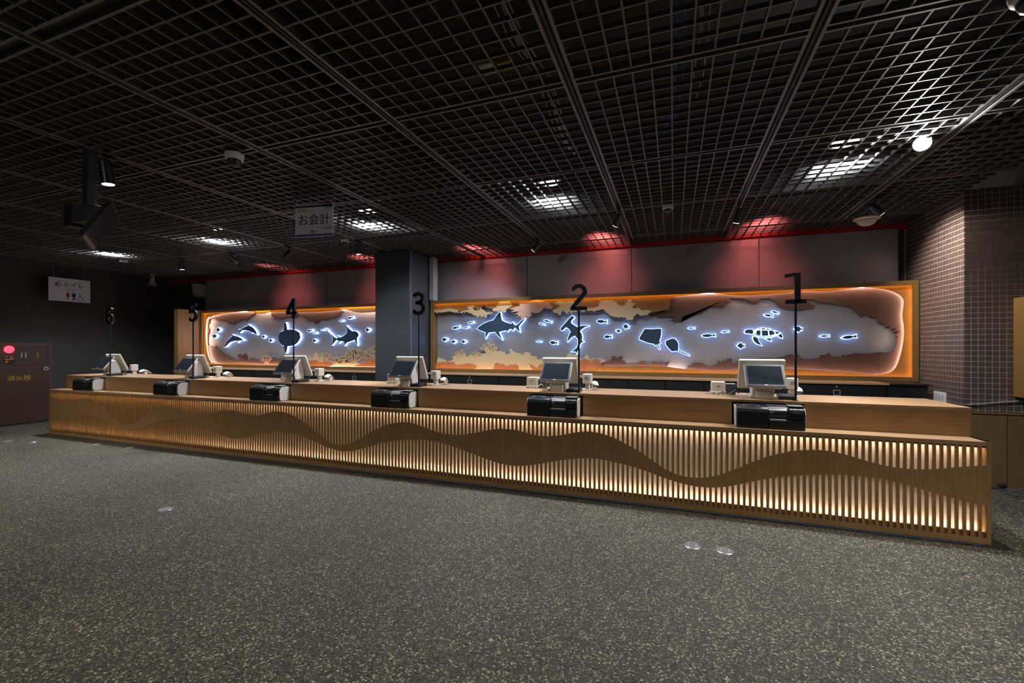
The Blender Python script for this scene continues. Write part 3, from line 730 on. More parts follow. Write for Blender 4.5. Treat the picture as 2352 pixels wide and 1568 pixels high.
def coral(P, base_px, Y, h, spread, nbr, seed, mat, nm, wd=0.012, thick=0.008):
    rnd = random.Random(seed); b = onY(base_px[0], base_px[1], Y); m = MB()
    def grow(x, z, ang, ln, w, depth):
        x2, z2 = x + ln * math.sin(ang), z + ln * math.cos(ang)
        m.ribbon([(x, z), ((x + x2) / 2 + rnd.uniform(-.1, .1) * ln, (z + z2) / 2), (x2, z2)], w, Y, Y + thick)
        if depth == 0:
            m.prism([(x2 + w * 0.62 * math.cos(a), z2 + w * 0.62 * math.sin(a)) for a in [k * math.pi / 4 for k in range(8)]], 'y', Y + 0.0004, Y + thick - 0.0004)
            return
        for s in (-1, 0.15, 1) if rnd.random() < 0.5 else (-1, 1):
            grow(x2, z2, ang + s * rnd.uniform(0.35, 0.7), ln * rnd.uniform(0.6, 0.78), w * 0.86, depth - 1)
    for k in range(nbr):
        a = -spread + 2 * spread * (k + 0.5) / nbr
        grow(b.x + a * 0.05, b.z, a + rnd.uniform(-.1, .1), h * rnd.uniform(0.36, 0.46), wd, 2)
    return P(m, nm, mat)
RND = random.Random(5)

# ---- right-hand mural
mr, PR, winR = make_mural('sea_mural', 'lit mural of sharks, rays and turtle in oak frame right of the pillar', -3.944, 2.762)
lipR = kE([(1475, 95)]) + kF([(0, 150), (150, 130), (300, 115), (430, 100), (580, 95), (700, 105), (850, 130), (1050, 140), (1250, 135), (1500, 120), (1700, 105), (1900, 85)]) + kG([(230, 140), (400, 125), (600, 125), (800, 130), (1000, 110), (1200, 80), (1380, 62), (1550, 75), (1750, 100), (1900, 150), (1990, 210), (2025, 270), (2020, 350), (2000, 450), (2005, 560), (2022, 660), (2030, 770), (2015, 920), (1990, 1060), (1950, 1200), (1900, 1320), (1830, 1390), (1720, 1425), (1560, 1440), (1380, 1425), (1200, 1405), (900, 1385), (600, 1362), (300, 1345), (150, 1335)]) + kF([(1000, 1425), (850, 1440), (650, 1440), (450, 1430), (250, 1410), (120, 1400)]) + kE([(1700, 1395), (1500, 1368), (1350, 1350), (1100, 1335), (900, 1330), (600, 1340), (300, 1345), (140, 1345)])
topR = kE([(1400, 150), (1420, 240), (1340, 300), (1240, 340), (1060, 360), (900, 320), (740, 270), (600, 230), (540, 262), (480, 245), (420, 190), (250, 260), (120, 285), (0, 290)]) + kD([(1400, 300), (1240, 290), (1000, 285), (860, 270), (780, 300), (735, 320), (640, 310), (300, 350), (20, 330)]) + kC([(1480, 320), (1340, 300), (1200, 330), (1100, 300), (1030, 250), (1000, 320), (900, 340), (870, 300), (740, 310), (690, 355), (560, 365), (450, 350), (400, 318), (250, 355), (95, 350)])
lip_xz = smooth_poly(XZ(lipR, YMASK), 2, closed=False)
left_b = XZ(kC([(60, 1475)]), YMASK); bot_b = XZ(kD([(1600, 1520), (1250, 1510), (100, 1490)]), YMASK)
inner = lip_xz + bot_b + left_b + jag(XZ(topR[::-1], YMASK), 0.006, RND)
mask(PR, inner, winR, YMASK)
led = offset(lip_xz + [lip_xz[0]], 0.0)
n_ = len(lip_xz); lipo = []
cxm = sum(p[0] for p in lip_xz) / n_; czm = sum(p[1] for p in lip_xz) / n_
for i, p in enumerate(lip_xz):                       # outward offset of the open lip line
    a = Vector(lip_xz[max(i - 1, 0)]); b = Vector(lip_xz[min(i + 1, n_ - 1)]); t_ = (b - a).normalized(); nn = Vector((-t_.y, t_.x)); lipo.append((p[0] + nn.x * 0.030, p[1] + nn.y * 0.030))
led_line(PR, [(min(max(x, winR[0] + .01), winR[1] - .01), min(max(z, winR[2] + .006), winR[3] - .006)) for x, z in lipo], YLED)
inR = kE([(1010, 400), (1060, 440), (1100, 430), (1150, 440), (1200, 470), (1280, 460), (1340, 450), (1420, 460), (1500, 455), (1440, 500), (1375, 520), (1480, 510), (1490, 570), (1540, 520), (1600, 540), (1620, 500), (1640, 450), (1690, 420), (1780, 420), (1880, 380)]) + kF([(30, 570), (60, 520), (130, 480), (220, 470), (270, 440), (380, 450), (420, 410), (520, 360), (560, 320), (640, 340), (690, 320), (730, 360), (800, 310), (790, 210), (850, 260), (890, 255), (870, 200), (900, 175), (940, 195), (980, 180), (1040, 200), (1110, 195), (1180, 220), (1240, 260), (1320, 270), (1380, 230), (1400, 190), (1480, 195), (1520, 180), (1580, 200), (1650, 250), (1700, 320), (1770, 355), (1850, 375)]) + kG([(130, 395), (250, 415), (400, 420), (520, 400), (600, 395), (640, 360), (560, 330), (515, 265), (610, 250), (640, 285), (800, 320), (830, 295), (900, 330), (1000, 325), (1040, 355), (1110, 360), (1190, 390), (1225, 400), (1250, 440), (1310, 500), (1365, 540), (1380, 510), (1440, 490), (1500, 530), (1600, 545), (1590, 610), (1650, 625), (1720, 640), (1720, 690), (1830, 660), (1760, 725), (1920, 710), (1790, 770), (1960, 745), (1880, 800), (1920, 850), (1900, 930), (1895, 990), (1830, 1050), (1750, 1085), (1660, 1080), (1560, 1085), (1440, 1100), (1340, 1095), (1230, 1105), (1090, 1135), (1050, 1120), (1040, 1165), (990, 1140), (950, 1160), (935, 1130), (910, 1165), (850, 1100), (870, 1080), (780, 1120), (720, 1125), (690, 1165), (520, 1185), (340, 1205), (470, 1165), (370, 1165), (410, 1130), (340, 1125), (380, 1095), (300, 1130), (240, 1110), (180, 1130), (80, 1160)]) + kF([(1730, 1190), (1640, 1215), (1500, 1200), (1400, 1210), (1100, 1230), (1000, 1265), (920, 1310), (900, 1210), (820, 1215), (800, 1260), (750, 1245), (730, 1285), (660, 1245), (655, 1285), (690, 1310), (580, 1330), (550, 1355), (460, 1340), (410, 1295), (320, 1290), (230, 1300), (220, 1325), (160, 1340), (150, 1365), (110, 1398)])
YC = YCOP
lip_c = [(x, z) for x, z in XZ(lipR, YC)]
k0 = next(i for i, p in enumerate(lipR) if abs(p[0] - kF([(120, 1400)])[0][0]) < 0.01)
outer_c = offset(lip_c, 0)  # same line
oc = lip_c[:k0 + 1]
oc2 = []
for i, p in enumerate(oc):                          # the plate runs on under the board
    a = Vector(oc[max(i - 1, 0)]); b = Vector(oc[min(i + 1, len(oc) - 1)]); t_ = (b - a).normalized(); nn = Vector((-t_.y, t_.x)); oc2.append((min(p[0] + nn.x * 0.05, winR[1] - .004), min(max(p[1] + nn.y * 0.05, winR[2] + .004), winR[3] - .004)))
inn_c = jag(XZ(inR, YC)[::-1], 0.004, RND, 0.018)
left_c = XZ(kE([(1090, 395), (1200, 345), (1300, 330), (1420, 335), (1420, 240), (1400, 150)]), YC)
PR(MB().prism(oc2 + inn_c + left_c, 'y', YC, YC + 0.008), 'reef_plate', 'copper_plate')
p2 = kE([(140, 1420), (1380, 1430), (1350, 1340), (1405, 1240), (1330, 1270), (1290, 1300), (1210, 1310), (1280, 1240), (1190, 1270), (1140, 1270), (1110, 1240), (1080, 1295), (1000, 1295), (930, 1270), (930, 1240), (840, 1265), (790, 1300), (750, 1325), (730, 1265), (700, 1305), (620, 1325), (570, 1280), (620, 1250), (540, 1235), (510, 1200), (555, 1165), (490, 1160), (480, 1190), (420, 1175), (390, 1150), (350, 1165), (360, 1210), (300, 1245), (200, 1290), (150, 1345)])
plate(PR, p2, YC + 0.001, 0.008, 'reef_plate', 'copper_plate')
for nm, mat, Y, px in [
    ('coral_cutout', 'gold_plate', YMASK - 0.010, kC([(540, 400), (690, 350), (760, 330), (720, 290), (760, 260), (860, 260), (870, 290), (830, 300), (860, 340), (900, 360), (1000, 320), (1060, 360), (1090, 385), (1210, 390), (1200, 410), (1110, 420), (1090, 490), (1060, 480), (1030, 450), (990, 480), (960, 440), (920, 490), (890, 450), (830, 430), (780, 400), (700, 380), (600, 400)])),
    ('coral_cutout', 'gold_plate', YMASK - 0.009, kC([(95, 345), (250, 340), (400, 310), (560, 350), (540, 400), (450, 380), (380, 370), (280, 385), (180, 395), (100, 385)])),
    ('coral_cutout', 'gold_plate', YMASK - 0.0095, kC([(1200, 340), (1260, 300), (1350, 180), (1540, 175), (1590, 260), (1480, 320), (1440, 400), (1340, 350), (1300, 380), (1250, 370)])),
    ('octopus_cutout', 'coral_rose', YMASK - 0.022, kD([(90, 205), (290, 185), (420, 150), (560, 165), (600, 195), (650, 200), (700, 240), (735, 320), (640, 320), (570, 295), (540, 340), (490, 390), (400, 405), (320, 380), (340, 450), (290, 480), (270, 500), (240, 450), (200, 520), (130, 500), (140, 440), (60, 490), (100, 430), (30, 420), (110, 370), (-60, 380), (20, 340), (-80, 330), (40, 290), (120, 260)])),
    ('coral_cutout', 'gold_plate', YMASK - 0.010, kD([(780, 210), (860, 175), (980, 190), (1100, 165), (1180, 200), (1190, 260), (1180, 400), (1120, 380), (1080, 420), (1040, 370), (1000, 420), (930, 350), (900, 400), (860, 450), (820, 400), (740, 380), (760, 330), (850, 290), (870, 260)])),
    ('coral_cutout', 'gold_plate', YMASK - 0.0105, kD([(1180, 320), (1370, 300), (1500, 320), (1600, 310), (1700, 320), (1600, 350), (1500, 365), (1400, 350), (1300, 380)])),
    ('coral_cutout', 'gold_plate', YMASK - 0.0098, kE([(140, 190), (200, 155), (320, 150), (420, 170), (480, 240), (540, 260), (600, 220), (650, 140), (720, 150), (700, 190), (780, 200), (730, 260), (740, 300), (820, 280), (880, 330), (1000, 320), (1070, 360), (1010, 410), (900, 430), (800, 400), (750, 440), (740, 500), (650, 515), (590, 460), (490, 460), (380, 450), (300, 410), (240, 350), (180, 310), (90, 295), (30, 345), (0, 340), (0, 290), (100, 270)])),
    ('coral_cutout', 'gold_plate', YGOLD + 0.003, kC([(150, 1310), (170, 1240), (290, 1280), (340, 1320), (460, 1290), (440, 1240), (500, 1200), (540, 1150), (600, 1190), (650, 1160), (700, 1190), (720, 1240), (780, 1190), (840, 1170), (870, 1200), (940, 1160), (980, 1190), (1040, 1170), (1100, 1140), (990, 1060), (1060, 1090), (1050, 1020), (1100, 1080), (1120, 990), (1140, 1090), (1170, 1060), (1160, 1000), (1210, 990), (1250, 1060), (1310, 1050), (1270, 1120), (1330, 1120), (1420, 1130), (1470, 1190), (1530, 1170), (1540, 1090), (1570, 1080), (1600, 1130), (1660, 1160), (1740, 1170)]) + kD([(130, 1170), (160, 1200), (230, 1140), (290, 1150), (320, 1200), (380, 1220), (450, 1230), (430, 1270), (490, 1280), (570, 1270), (580, 1360), (560, 1485), (100, 1480)]) + kC([(830, 1465), (120, 1460)])),
    ('coral_cutout', 'gold_plate', YGOLD + 0.003, kD([(1000, 1230), (1040, 1160), (1090, 1180), (1130, 1200), (1180, 1190), (1260, 1230), (1290, 1290), (1350, 1220), (1380, 1190), (1420, 1230), (1450, 1280), (1500, 1320), (1640, 1270), (1750, 1290), (1680, 1340), (1560, 1370), (1250, 1380), (1000, 1320)])),
    ('rock_cutout', 'rock_plate', YROCK, kC([(100, 1370), (230, 1330), (470, 1325), (490, 1370), (560, 1385), (640, 1370), (740, 1355), (830, 1365), (915, 1415), (830, 1458), (110, 1460)])),
    ('rock_cutout', 'rock_plate', YROCK, kC([(1210, 1470), (1240, 1400), (1260, 1350), (1310, 1340), (1340, 1370), (1400, 1360), (1450, 1400), (1500, 1405), (1530, 1375), (1590, 1390), (1640, 1370), (1690, 1400), (1700, 1470)])),
    ('rock_cutout', 'rock_plate', YROCK, kD([(300, 1365), (340, 1380), (440, 1450), (480, 1390), (540, 1360), (560, 1400), (540, 1480), (350, 1470)])),
    ('rock_cutout', 'rock_plate', YROCK, kD([(1250, 1310), (1330, 1270), (1420, 1290), (1470, 1340), (1540, 1290), (1640, 1300), (1660, 1400), (1600, 1500), (1250, 1500)])),
]:
    plate(PR, px, Y, 0.008, nm, mat, RND if 'octopus' not in nm else None, 0.012 if mat == 'gold_plate' else 0.006)
fish(PR, kC([(910, 695), (960, 650), (1040, 600), (1130, 560), (1220, 535), (1255, 490), (1300, 420), (1345, 380), (1360, 400), (1365, 460), (1385, 540), (1440, 570), (1500, 590), (1560, 605), (1590, 575), (1600, 600), (1640, 640), (1680, 620), (1740, 560), (1790, 520), (1824, 498), (1800, 540), (1740, 610), (1705, 660), (1715, 720), (1725, 765), (1680, 725), (1640, 680), (1620, 685), (1590, 735), (1570, 705), (1520, 710), (1490, 755), (1465, 730), (1440, 735), (1330, 760), (1345, 800), (1390, 910), (1340, 860), (1290, 810), (1255, 760), (1140, 770), (1110, 810), (1070, 885), (1068, 830), (1080, 770), (1010, 745), (950, 720)]), 'shark', 'dark shark cutout with glowing edge')
fish(PR, kD([(1110, 450), (1150, 485), (1090, 550), (1085, 585), (1110, 610), (1200, 665), (1240, 650), (1300, 635), (1420, 640), (1430, 650), (1350, 670), (1290, 710), (1255, 745), (1290, 800), (1300, 860), (1290, 920), (1330, 945), (1280, 965), (1255, 1010), (1235, 1070), (1215, 1110), (1195, 1180), (1180, 1140), (1150, 1130), (1080, 1140), (1140, 1100), (1190, 1060), (1215, 1000), (1215, 900), (1160, 830), (1100, 860), (1060, 900), (1020, 950), (1025, 880), (1050, 810), (1080, 755), (1040, 700), (990, 670), (920, 735), (905, 735), (880, 700), (940, 630), (1010, 550), (1060, 490)]), 'hammerhead_shark', 'dark hammerhead shark cutout with glowing edge')
fish(PR, kE([(945, 665), (1070, 670), (1240, 660), (1250, 690), (1245, 760), (1235, 820), (1210, 890), (1235, 925), (1215, 935), (1185, 935), (1215, 1000), (1220, 1040), (1205, 1040), (1195, 1000), (1165, 950), (1130, 970), (1120, 940), (1010, 920), (930, 890), (845, 855), (850, 830), (890, 760)]), 'manta_ray', 'broad dark ray cutout with glowing edge')
fish(PR, kE([(1330, 880), (1380, 860), (1450, 835), (1500, 850), (1540, 900), (1555, 950), (1550, 1050), (1650, 1090), (1760, 1140), (1755, 1155), (1640, 1110), (1545, 1065), (1500, 1065), (1440, 1075), (1380, 1020), (1320, 940)]), 'stingray', 'small dark stingray cutout with long tail')
# turtle: glowing body with dark scutes and limbs
tb = PR(MB().prism(XZ(kF([(1275, 770), (1300, 728), (1350, 698), (1430, 686), (1550, 700), (1650, 735), (1750, 775), (1700, 820), (1600, 856), (1490, 870), (1380, 856), (1310, 822)]), YFISH), 'y', YFISH + 0.004, YFISH + 0.052), 'sea_turtle', 'led_fish'); tb['label'] = 'glowing sea turtle cutout with dark shell plates'
for px in [[(1265, 720), (1200, 715), (1145, 725), (1120, 755), (1140, 785), (1200, 790), (1250, 800), (1272, 780), (1268, 745)], [(1275, 835), (1265, 880), (1290, 930), (1340, 970), (1420, 995), (1370, 930), (1345, 862)], [(1480, 876), (1530, 905), (1585, 920), (1560, 868)], [(1690, 828), (1730, 855), (1775, 870), (1768, 820), (1748, 788)]]:
    q = XZ(kF(px), YFISH)
    o = PR(MB().prism(q, 'y', YFISH, YFISH + 0.004), 'turtle_limb', 'navy_plate'); o.parent = tb
    o = PR(MB().prism(offset(q, 0.005), 'y', YFISH + 0.0045, YFISH + 0.05), 'limb_glow', 'led_fish'); o.parent = tb
for px in [[(1315, 790), (1335, 735), (1395, 735), (1395, 825), (1350, 815)], [(1415, 735), (1520, 735), (1530, 825), (1420, 830)], [(1540, 735), (1610, 740), (1645, 800), (1550, 825)], [(1640, 745), (1735, 775), (1665, 800)], [(1345, 715), (1390, 698), (1392, 718)], [(1410, 697), (1470, 697), (1480, 720), (1415, 718)], [(1490, 702), (1550, 712), (1560, 728), (1500, 722)], [(1580, 715), (1625, 728), (1632, 738), (1580, 732)], [(1290, 800), (1380, 845), (1490, 858), (1600, 842), (1700, 805), (1600, 832), (1490, 846), (1380, 833), (1305, 790)]]:
    o = PR(MB().prism(XZ(kF(px), YFISH), 'y', YFISH, YFISH + 0.0038), 'shell_plate', 'navy_plate'); o.parent = tb
for k, at, L, s, f, tl, ft in [(kC, (510, 680), 17, 'm', -1, -14, 1.2), (kC, (700, 680), 12, 'm', -1, -14, 1), (kC, (790, 585), 13, 'm', -1, -8, 1), (kC, (295, 905), 13, 'r', -1, 0, 1), (kC, (465, 945), 11, 'r', -1, 0, 1), (kC, (655, 945), 11, 'r', -1, 0, 1),
    (kD, (640, 555), 18, 'm', -1, 14, 0.8), (kD, (530, 610), 13, 'm', -1, 14, 0.8), (kD, (470, 945), 12, 'm', -1, 0, 0.7), (kD, (755, 965), 18, 'm', -1, 4, 1.5), (kE, (175, 535), 24, 'm', -1, 3, 1.2), (kE, (610, 625), 15, 'r', -1, 12, 1), (kE, (470, 705), 12, 'r', 1, 6, .8), (kE, (285, 810), 18, 'm', -1, -3, 1.4), (kE, (1790, 655), 16, 'm', -1, -2, 0.7),
    (kF, (505, 825), 32, 'm', -1, -3, 0.8), (kF, (790, 760), 17, 'm', -1, -6, 0.7), (kF, (1060, 1000), 18, 'r', -1, 2, 1), (kF, (1535, 480), 21, 'm', -1, 9, 0.8), (kF, (1650, 425), 17, 'm', -1, 14, 0.9), (kG, (370, 720), 18, 'r', -1, 0, 1), (kG, (785, 828), 21, 'm', -1, -3, 0.7), (kG, (1170, 845), 34, 'm', -1, -7, 0.8)]:
    small(PR, k, at, L, s, f, tl, ft)
for x_px in (1960, 1378):                               # bright joints / brackets of the board
    p = onY(x_px, 690, YC)
for px_, y0_, y1_ in [((1376, 1380), 684, 705), ((1376, 1380), 838, 853), ((1646, 1649), 852, 857)]:
    a = onY(px_[0], y0_, YMASK - 0.006); b = onY(px_[1], y1_, YMASK - 0.006)
    PR(MB().box(a.x, b.x, YMASK - 0.006, YMASK + 0.001, min(a.z, b.z), max(a.z, b.z)), 'bracket', 'rock_plate')

# ---- left-hand mural
ml, PL, winL = make_mural('sea_mural', 'lit mural of dolphins and an ocean sunfish in an oak frame left of the pillar', -9.70, -4.665, closed_right=False)
lipL = kB([(2300, 235), (1850, 245), (1600, 262), (1450, 250), (1350, 220), (1250, 190), (1180, 187), (1060, 205), (900, 225), (600, 245), (300, 245)]) + kA([(1480, 238), (1380, 275), (1290, 285), (1200, 272), (1150, 240), (1050, 235), (940, 230), (800, 240), (600, 262), (400, 290), (250, 325), (170, 355), (125, 400), (115, 500), (105, 700), (110, 850), (120, 950), (130, 1080), (160, 1200), (230, 1320), (400, 1340), (600, 1330), (750, 1320), (900, 1335), (1100, 1355), (1300, 1360), (1650, 1365)]) + kB([(300, 1385), (900, 1395), (1500, 1400), (2300, 1410)])
ll = smooth_poly(XZ(lipL, YMASK), 2, closed=False)
mask(PL, ll, winL, YMASK)
lo = []
for i, p in enumerate(ll):
    a = Vector(ll[max(i - 1, 0)]); b = Vector(ll[min(i + 1, len(ll) - 1)]); t_ = (b - a).normalized(); nn = Vector((t_.y, -t_.x)); lo.append((p[0] + nn.x * 0.030, p[1] + nn.y * 0.030))
led_line(PL, [(min(max(x, winL[0] + .01), winL[1] - .01), min(max(z, winL[2] + .006), winL[3] - .006)) for x, z in lo if x < -4.69], YLED)
def clampL(px, Y): return [(min(max(x, winL[0] + .004), winL[1] - .004), min(max(z, winL[2] + .004), winL[3] - .004)) for x, z in XZ(px, Y)]
L1o = kA([(1165, 205), (900, 195), (500, 215), (250, 270), (90, 330), (70, 500), (60, 800), (70, 1100), (120, 1330), (300, 1400), (800, 1400), (1400, 1410), (1850, 1410)])
L1i = kA([(1150, 290), (1060, 340), (1020, 380), (975, 435), (920, 390), (870, 410), (800, 450), (740, 440), (720, 510), (650, 500), (600, 500), (590, 470), (540, 455), (490, 430), (370, 430), (310, 390), (260, 370), (230, 380), (195, 400), (185, 480), (160, 540), (185, 630), (165, 720), (150, 820), (135, 900), (170, 945), (250, 960), (300, 980), (340, 940), (360, 1000), (430, 1050), (470, 1080), (510, 1130), (600, 1160), (620, 1200), (690, 1210), (740, 1260), (840, 1275), (820, 1210), (770, 1150), (840, 1130), (900, 1160), (960, 1120), (990, 1180), (960, 1260), (1030, 1270), (1060, 1220), (1140, 1230), (1210, 1250), (1280, 1300), (1330, 1260), (1390, 1190), (1440, 1240), (1500, 1230), (1570, 1210), (1650, 1240), (1800, 1210), (1830, 1250)])
PL(MB().prism(clampL(L1o, YC) + jag(clampL(L1i[::-1], YC), 0.005, RND, 0.03), 'y', YC, YC + 0.008), 'reef_plate', 'copper_plate')
L2 = kA([(1480, 200), (1490, 260), (1520, 340), (1580, 400), (1640, 360), (1720, 390), (1760, 380), (1830, 340), (1900, 360)]) + kB([(60, 330), (170, 340), (240, 300), (330, 350), (400, 410), (470, 450), (520, 420), (600, 490), (640, 480), (680, 410), (740, 400), (850, 415), (900, 370), (980, 380), (1050, 350), (1130, 325), (1090, 270), (1180, 220), (1060, 170), (600, 190), (0, 200)])
PL(MB().prism(jag(clampL(L2, YC), 0.006, RND, 0.03), 'y', YC, YC + 0.008), 'reef_plate', 'copper_plate')
for nm, mat, Y, px in [
    ('coral_cutout', 'gold_plate', YMASK - 0.009, kA([(1160, 235), (1200, 205), (1470, 200), (1485, 240), (1380, 275), (1290, 285), (1200, 270)])),
    ('coral_cutout', 'gold_plate', YMASK - 0.009, kB([(1080, 180), (1140, 145), (1400, 135), (1860, 112), (2000, 110), (2000, 250), (1860, 245), (1600, 262), (1450, 250), (1350, 220), (1250, 190), (1180, 187)])),
    ('sponge_cutout', 'gold_plate', YGOLD, kB([(545, 1270), (545, 1180), (570, 1120), (610, 1100), (650, 1140), (680, 1220), (690, 1320)])),
    ('sponge_cutout', 'gold_plate', YGOLD, kB([(690, 1300), (690, 1200), (730, 1170), (760, 1210), (775, 1300)])),
    ('rock_cutout', 'rock_plate', YROCK, kB([(450, 1265), (560, 1260), (620, 1265), (690, 1310), (800, 1290), (880, 1295), (950, 1330), (985, 1355), (900, 1392), (450, 1390)])),
    ('rock_cutout', 'rock_plate', YROCK, kB([(1400, 1392), (1480, 1360), (1600, 1320), (1700, 1270), (1780, 1200), (1865, 1230), (2000, 1260), (2000, 1400)])),
    ('coral_cutout', 'gold_plate', YGOLD + 0.004, kB([(900, 1400), (960, 1345), (1100, 1330), (1250, 1310), (1420, 1330), (1540, 1330), (1560, 1400)])),
]:
    pts = clampL(px, Y); PL(MB().prism(pts, 'y', Y, Y + 0.008), nm, mat)
for base, h, sp, nb, sd in [((kB([(1400, 1340)])[0]), 0.33, 0.95, 6, 3), ((kB([(1870, 1260)])[0]), 0.30, 0.9, 5, 9), ((kB([(1010, 1335)])[0]), 0.13, 0.8, 4, 12), ((kB([(1180, 1335)])[0]), 0.17, 0.5, 3, 15), ((kB([(820, 1300)])[0]), 0.20, 0.35, 3, 21), ((kA([(1400, 1335)])[0]), 0.17, 0.8, 5, 30)]:
    coral(PL, base, YGOLD - 0.004, h, sp, nb, sd, 'gold_plate' if sd != 30 else 'coral_rose', 'branch_coral', 0.016)
for base, h, sp, nb, sd in [((kC([(1140, 1180)])[0]), 0.20, 0.8, 4, 41), ((kC([(600, 1240)])[0]), 0.12, 0.7, 4, 43), ((kD([(1560, 1400)])[0]), 0.13, 0.8, 4, 45), ((kC([(900, 1240)])[0]), 0.10, 0.8, 3, 47)]:
    coral(PR, base, YGOLD - 0.004, h, sp, nb, sd, 'gold_plate' if sd != 45 else 'coral_rose', 'branch_coral', 0.014)
fish(PL, kA([(810, 610), (840, 618), (870, 600), (930, 560), (1005, 530), (1018, 505), (1035, 530), (1090, 555), (1140, 600), (1175, 650), (1200, 725), (1190, 725), (1140, 690), (1105, 670), (1085, 690), (1075, 685), (1080, 668), (1010, 640), (940, 625), (880, 630), (855, 660), (845, 680), (838, 645)]), 'dolphin', 'upper leaping dolphin cutout')
fish(PL, kA([(505, 990), (535, 945), (550, 900), (580, 840), (630, 790), (675, 760), (672, 720), (690, 730), (715, 745), (780, 755), (850, 790), (890, 825), (925, 840), (900, 845), (810, 850), (790, 890), (780, 880), (790, 850), (720, 858), (650, 875), (600, 910), (560, 955), (530, 985)]), 'dolphin', 'lower leaping dolphin cutout')
fish(PL, kA([(1655, 780), (1665, 720), (1690, 670), (1730, 645), (1770, 640), (1775, 540), (1795, 470), (1810, 465), (1825, 520), (1840, 620), (1900, 610), (1960, 612), (2030, 635), (2085, 670), (2115, 715), (2105, 738), (2122, 770), (2100, 830), (2050, 900), (1980, 950), (1900, 965), (1845, 968), (1835, 1040), (1815, 1110), (1800, 1115), (1780, 1040), (1770, 960), (1720, 940), (1680, 890), (1660, 840)]), 'ocean_sunfish', 'round dark sunfish cutout with tall fins')
fish(PL, kB([(790, 585), (830, 600), (880, 660), (940, 720), (1000, 780), (1045, 800), (1070, 790), (1060, 745), (1075, 755), (1100, 780), (1150, 770), (1210, 730), (1260, 685), (1270, 640), (1262, 580), (1250, 530), (1262, 545), (1310, 600), (1370, 650), (1440, 645), (1490, 680), (1510, 720), (1500, 760), (1475, 790), (1470, 830), (1480, 900), (1478, 950), (1450, 890), (1425, 830), (1380, 850), (1290, 880), (1250, 895), (1215, 955), (1205, 900), (1195, 870), (1150, 860), (1120, 860), (1095, 905), (1100, 870), (1060, 840), (1035, 835), (1000, 880), (945, 945), (960, 880), (965, 800), (945, 750), (905, 690), (850, 640)]), 'shark', 'dark long-tailed shark cutout')
for k, at, L, s, f, tl, ft in [(kA, (370, 620), 11, 'r', 1, 0, 1.2), (kA, (295, 752), 12, 'r', 1, 0, 1.2), (kA, (1330, 765), 8, 'r', 1, 0, 1.2), (kA, (1485, 845), 9, 'r', 1, 0, 1.1), (kB, (465, 640), 13, 'm', -1, -6, 1.3), (kB, (575, 690), 9, 'm', -1, -8, 1), (kB, (735, 625), 8, 'm', -1, -3, 1), (kB, (570, 850), 9, 'r', -1, 0, 1.2), (kB, (1135, 430), 9, 'm', -1, -6, 1.1), (kB, (1330, 368), 13, 'm', -1, -10, 1.3), (kB, (1695, 620), 10, 'r', -1, 0, 1.2)]:
    small(PL, k, at, L, s, f, tl, ft)

# ------------------------------------------------------------------ pillar and duct
t = thing('pillar', (-4.312, 6.385, 0), 'square dark grey steel-clad pillar between the two murals', 'pillar')
MB().box(-0.335, 0.335, -0.335, 0.335, 0.0, 2.975).build('cladding', 'pillar_grey', t, 0.006)
for z in (0.98, 1.32, 1.75, 2.25, 2.6):
    for x in (-0.24, 0.10):
        MB().lathe([(0.008, 0), (0.006, -0.003)], 8, (x, -0.335, z), 'y').build('screw', 'rail_channel', t)
MB().box(0.3352, 0.338, -0.30, -0.295, 0.0, 2.97).build('seam_strip', 'duct_grey', t)
t = thing('cable_duct', (-3.915, 6.66, 2.218), 'pale grey vertical cable duct between the pillar and the metal panels', 'duct')
MB().box(-0.040, 0.040, -0.05, 0.10, 0.0, 0.745).build('cover', 'duct_grey', t, 0.004)
MB().box(-0.055, -0.0405, -0.04, 0.10, 0.0, 0.745).build('side_flange', 'pillar_grey', t)
for k, (x, mat) in enumerate(((-0.03, 'cable_black'), (-0.012, 'cable_white'), (0.01, 'cable_blue'))):
    MB().tube([(x, -0.02, 0.004), (x + 0.006, -0.055, 0.010), (x + 0.02, -0.06, 0.03)], 0.004, 6).build('cable_end', mat, t)

# ------------------------------------------------------------------ back counter along the murals
bx = [-9.64, -7.70, -5.742, -4.66]
bx2 = [-3.94, -2.526, -1.55, -0.592, -0.111, 0.373, 1.355, 2.32, 2.70]
def low_cab(x0, x1, label, handle=None):
    t = thing('low_cabinet', ((x0 + x1) / 2, 6.50, 0), label, 'cabinet', 'black low cabinets under the murals')
    w_ = (x1 - x0) / 2
    MB().box(-w_ + 0.001, w_ - 0.001, -0.20, 0.12, 0.0, 0.966).build('body', 'cabinet_black', t)
    d = MB().box(-w_ + 0.004, w_ - 0.004, -0.222, -0.20, 0.06, 0.958).build('door', 'cabinet_black', t, 0.002)
    if handle is not None:
        hx = handle - (x0 + x1) / 2
        m = MB(); m.ribbon([(hx - 0.032, 0.834), (hx - 0.032, 0.894), (hx + 0.032, 0.894), (hx + 0.032, 0.834), (hx - 0.032, 0.834)], 0.008, -0.2245, -0.221); m.build('pull', 'grey_plastic', d)
        MB().lathe([(0.010, 0), (0.010, -0.004), (0.004, -0.006)], 12, (hx, -0.222, 0.936), 'y').build('lock', 'silver', d)
    return t
nth = ['first', 'second', 'third', 'fourth', 'fifth', 'sixth', 'seventh', 'eighth', 'ninth', 'tenth']
for k in range(len(bx) - 1):
    low_cab(bx[k], bx[k + 1], 'black low cabinet under the dolphin mural, %s from the oak side panel' % nth[k], {2: -5.266}.get(k))
for k in range(len(bx2) - 1):
    low_cab(bx2[k], bx2[k + 1], 'black low cabinet under the shark mural, %s from the pillar' % nth[k], {0: -3.024, 6: 1.834}.get(k))
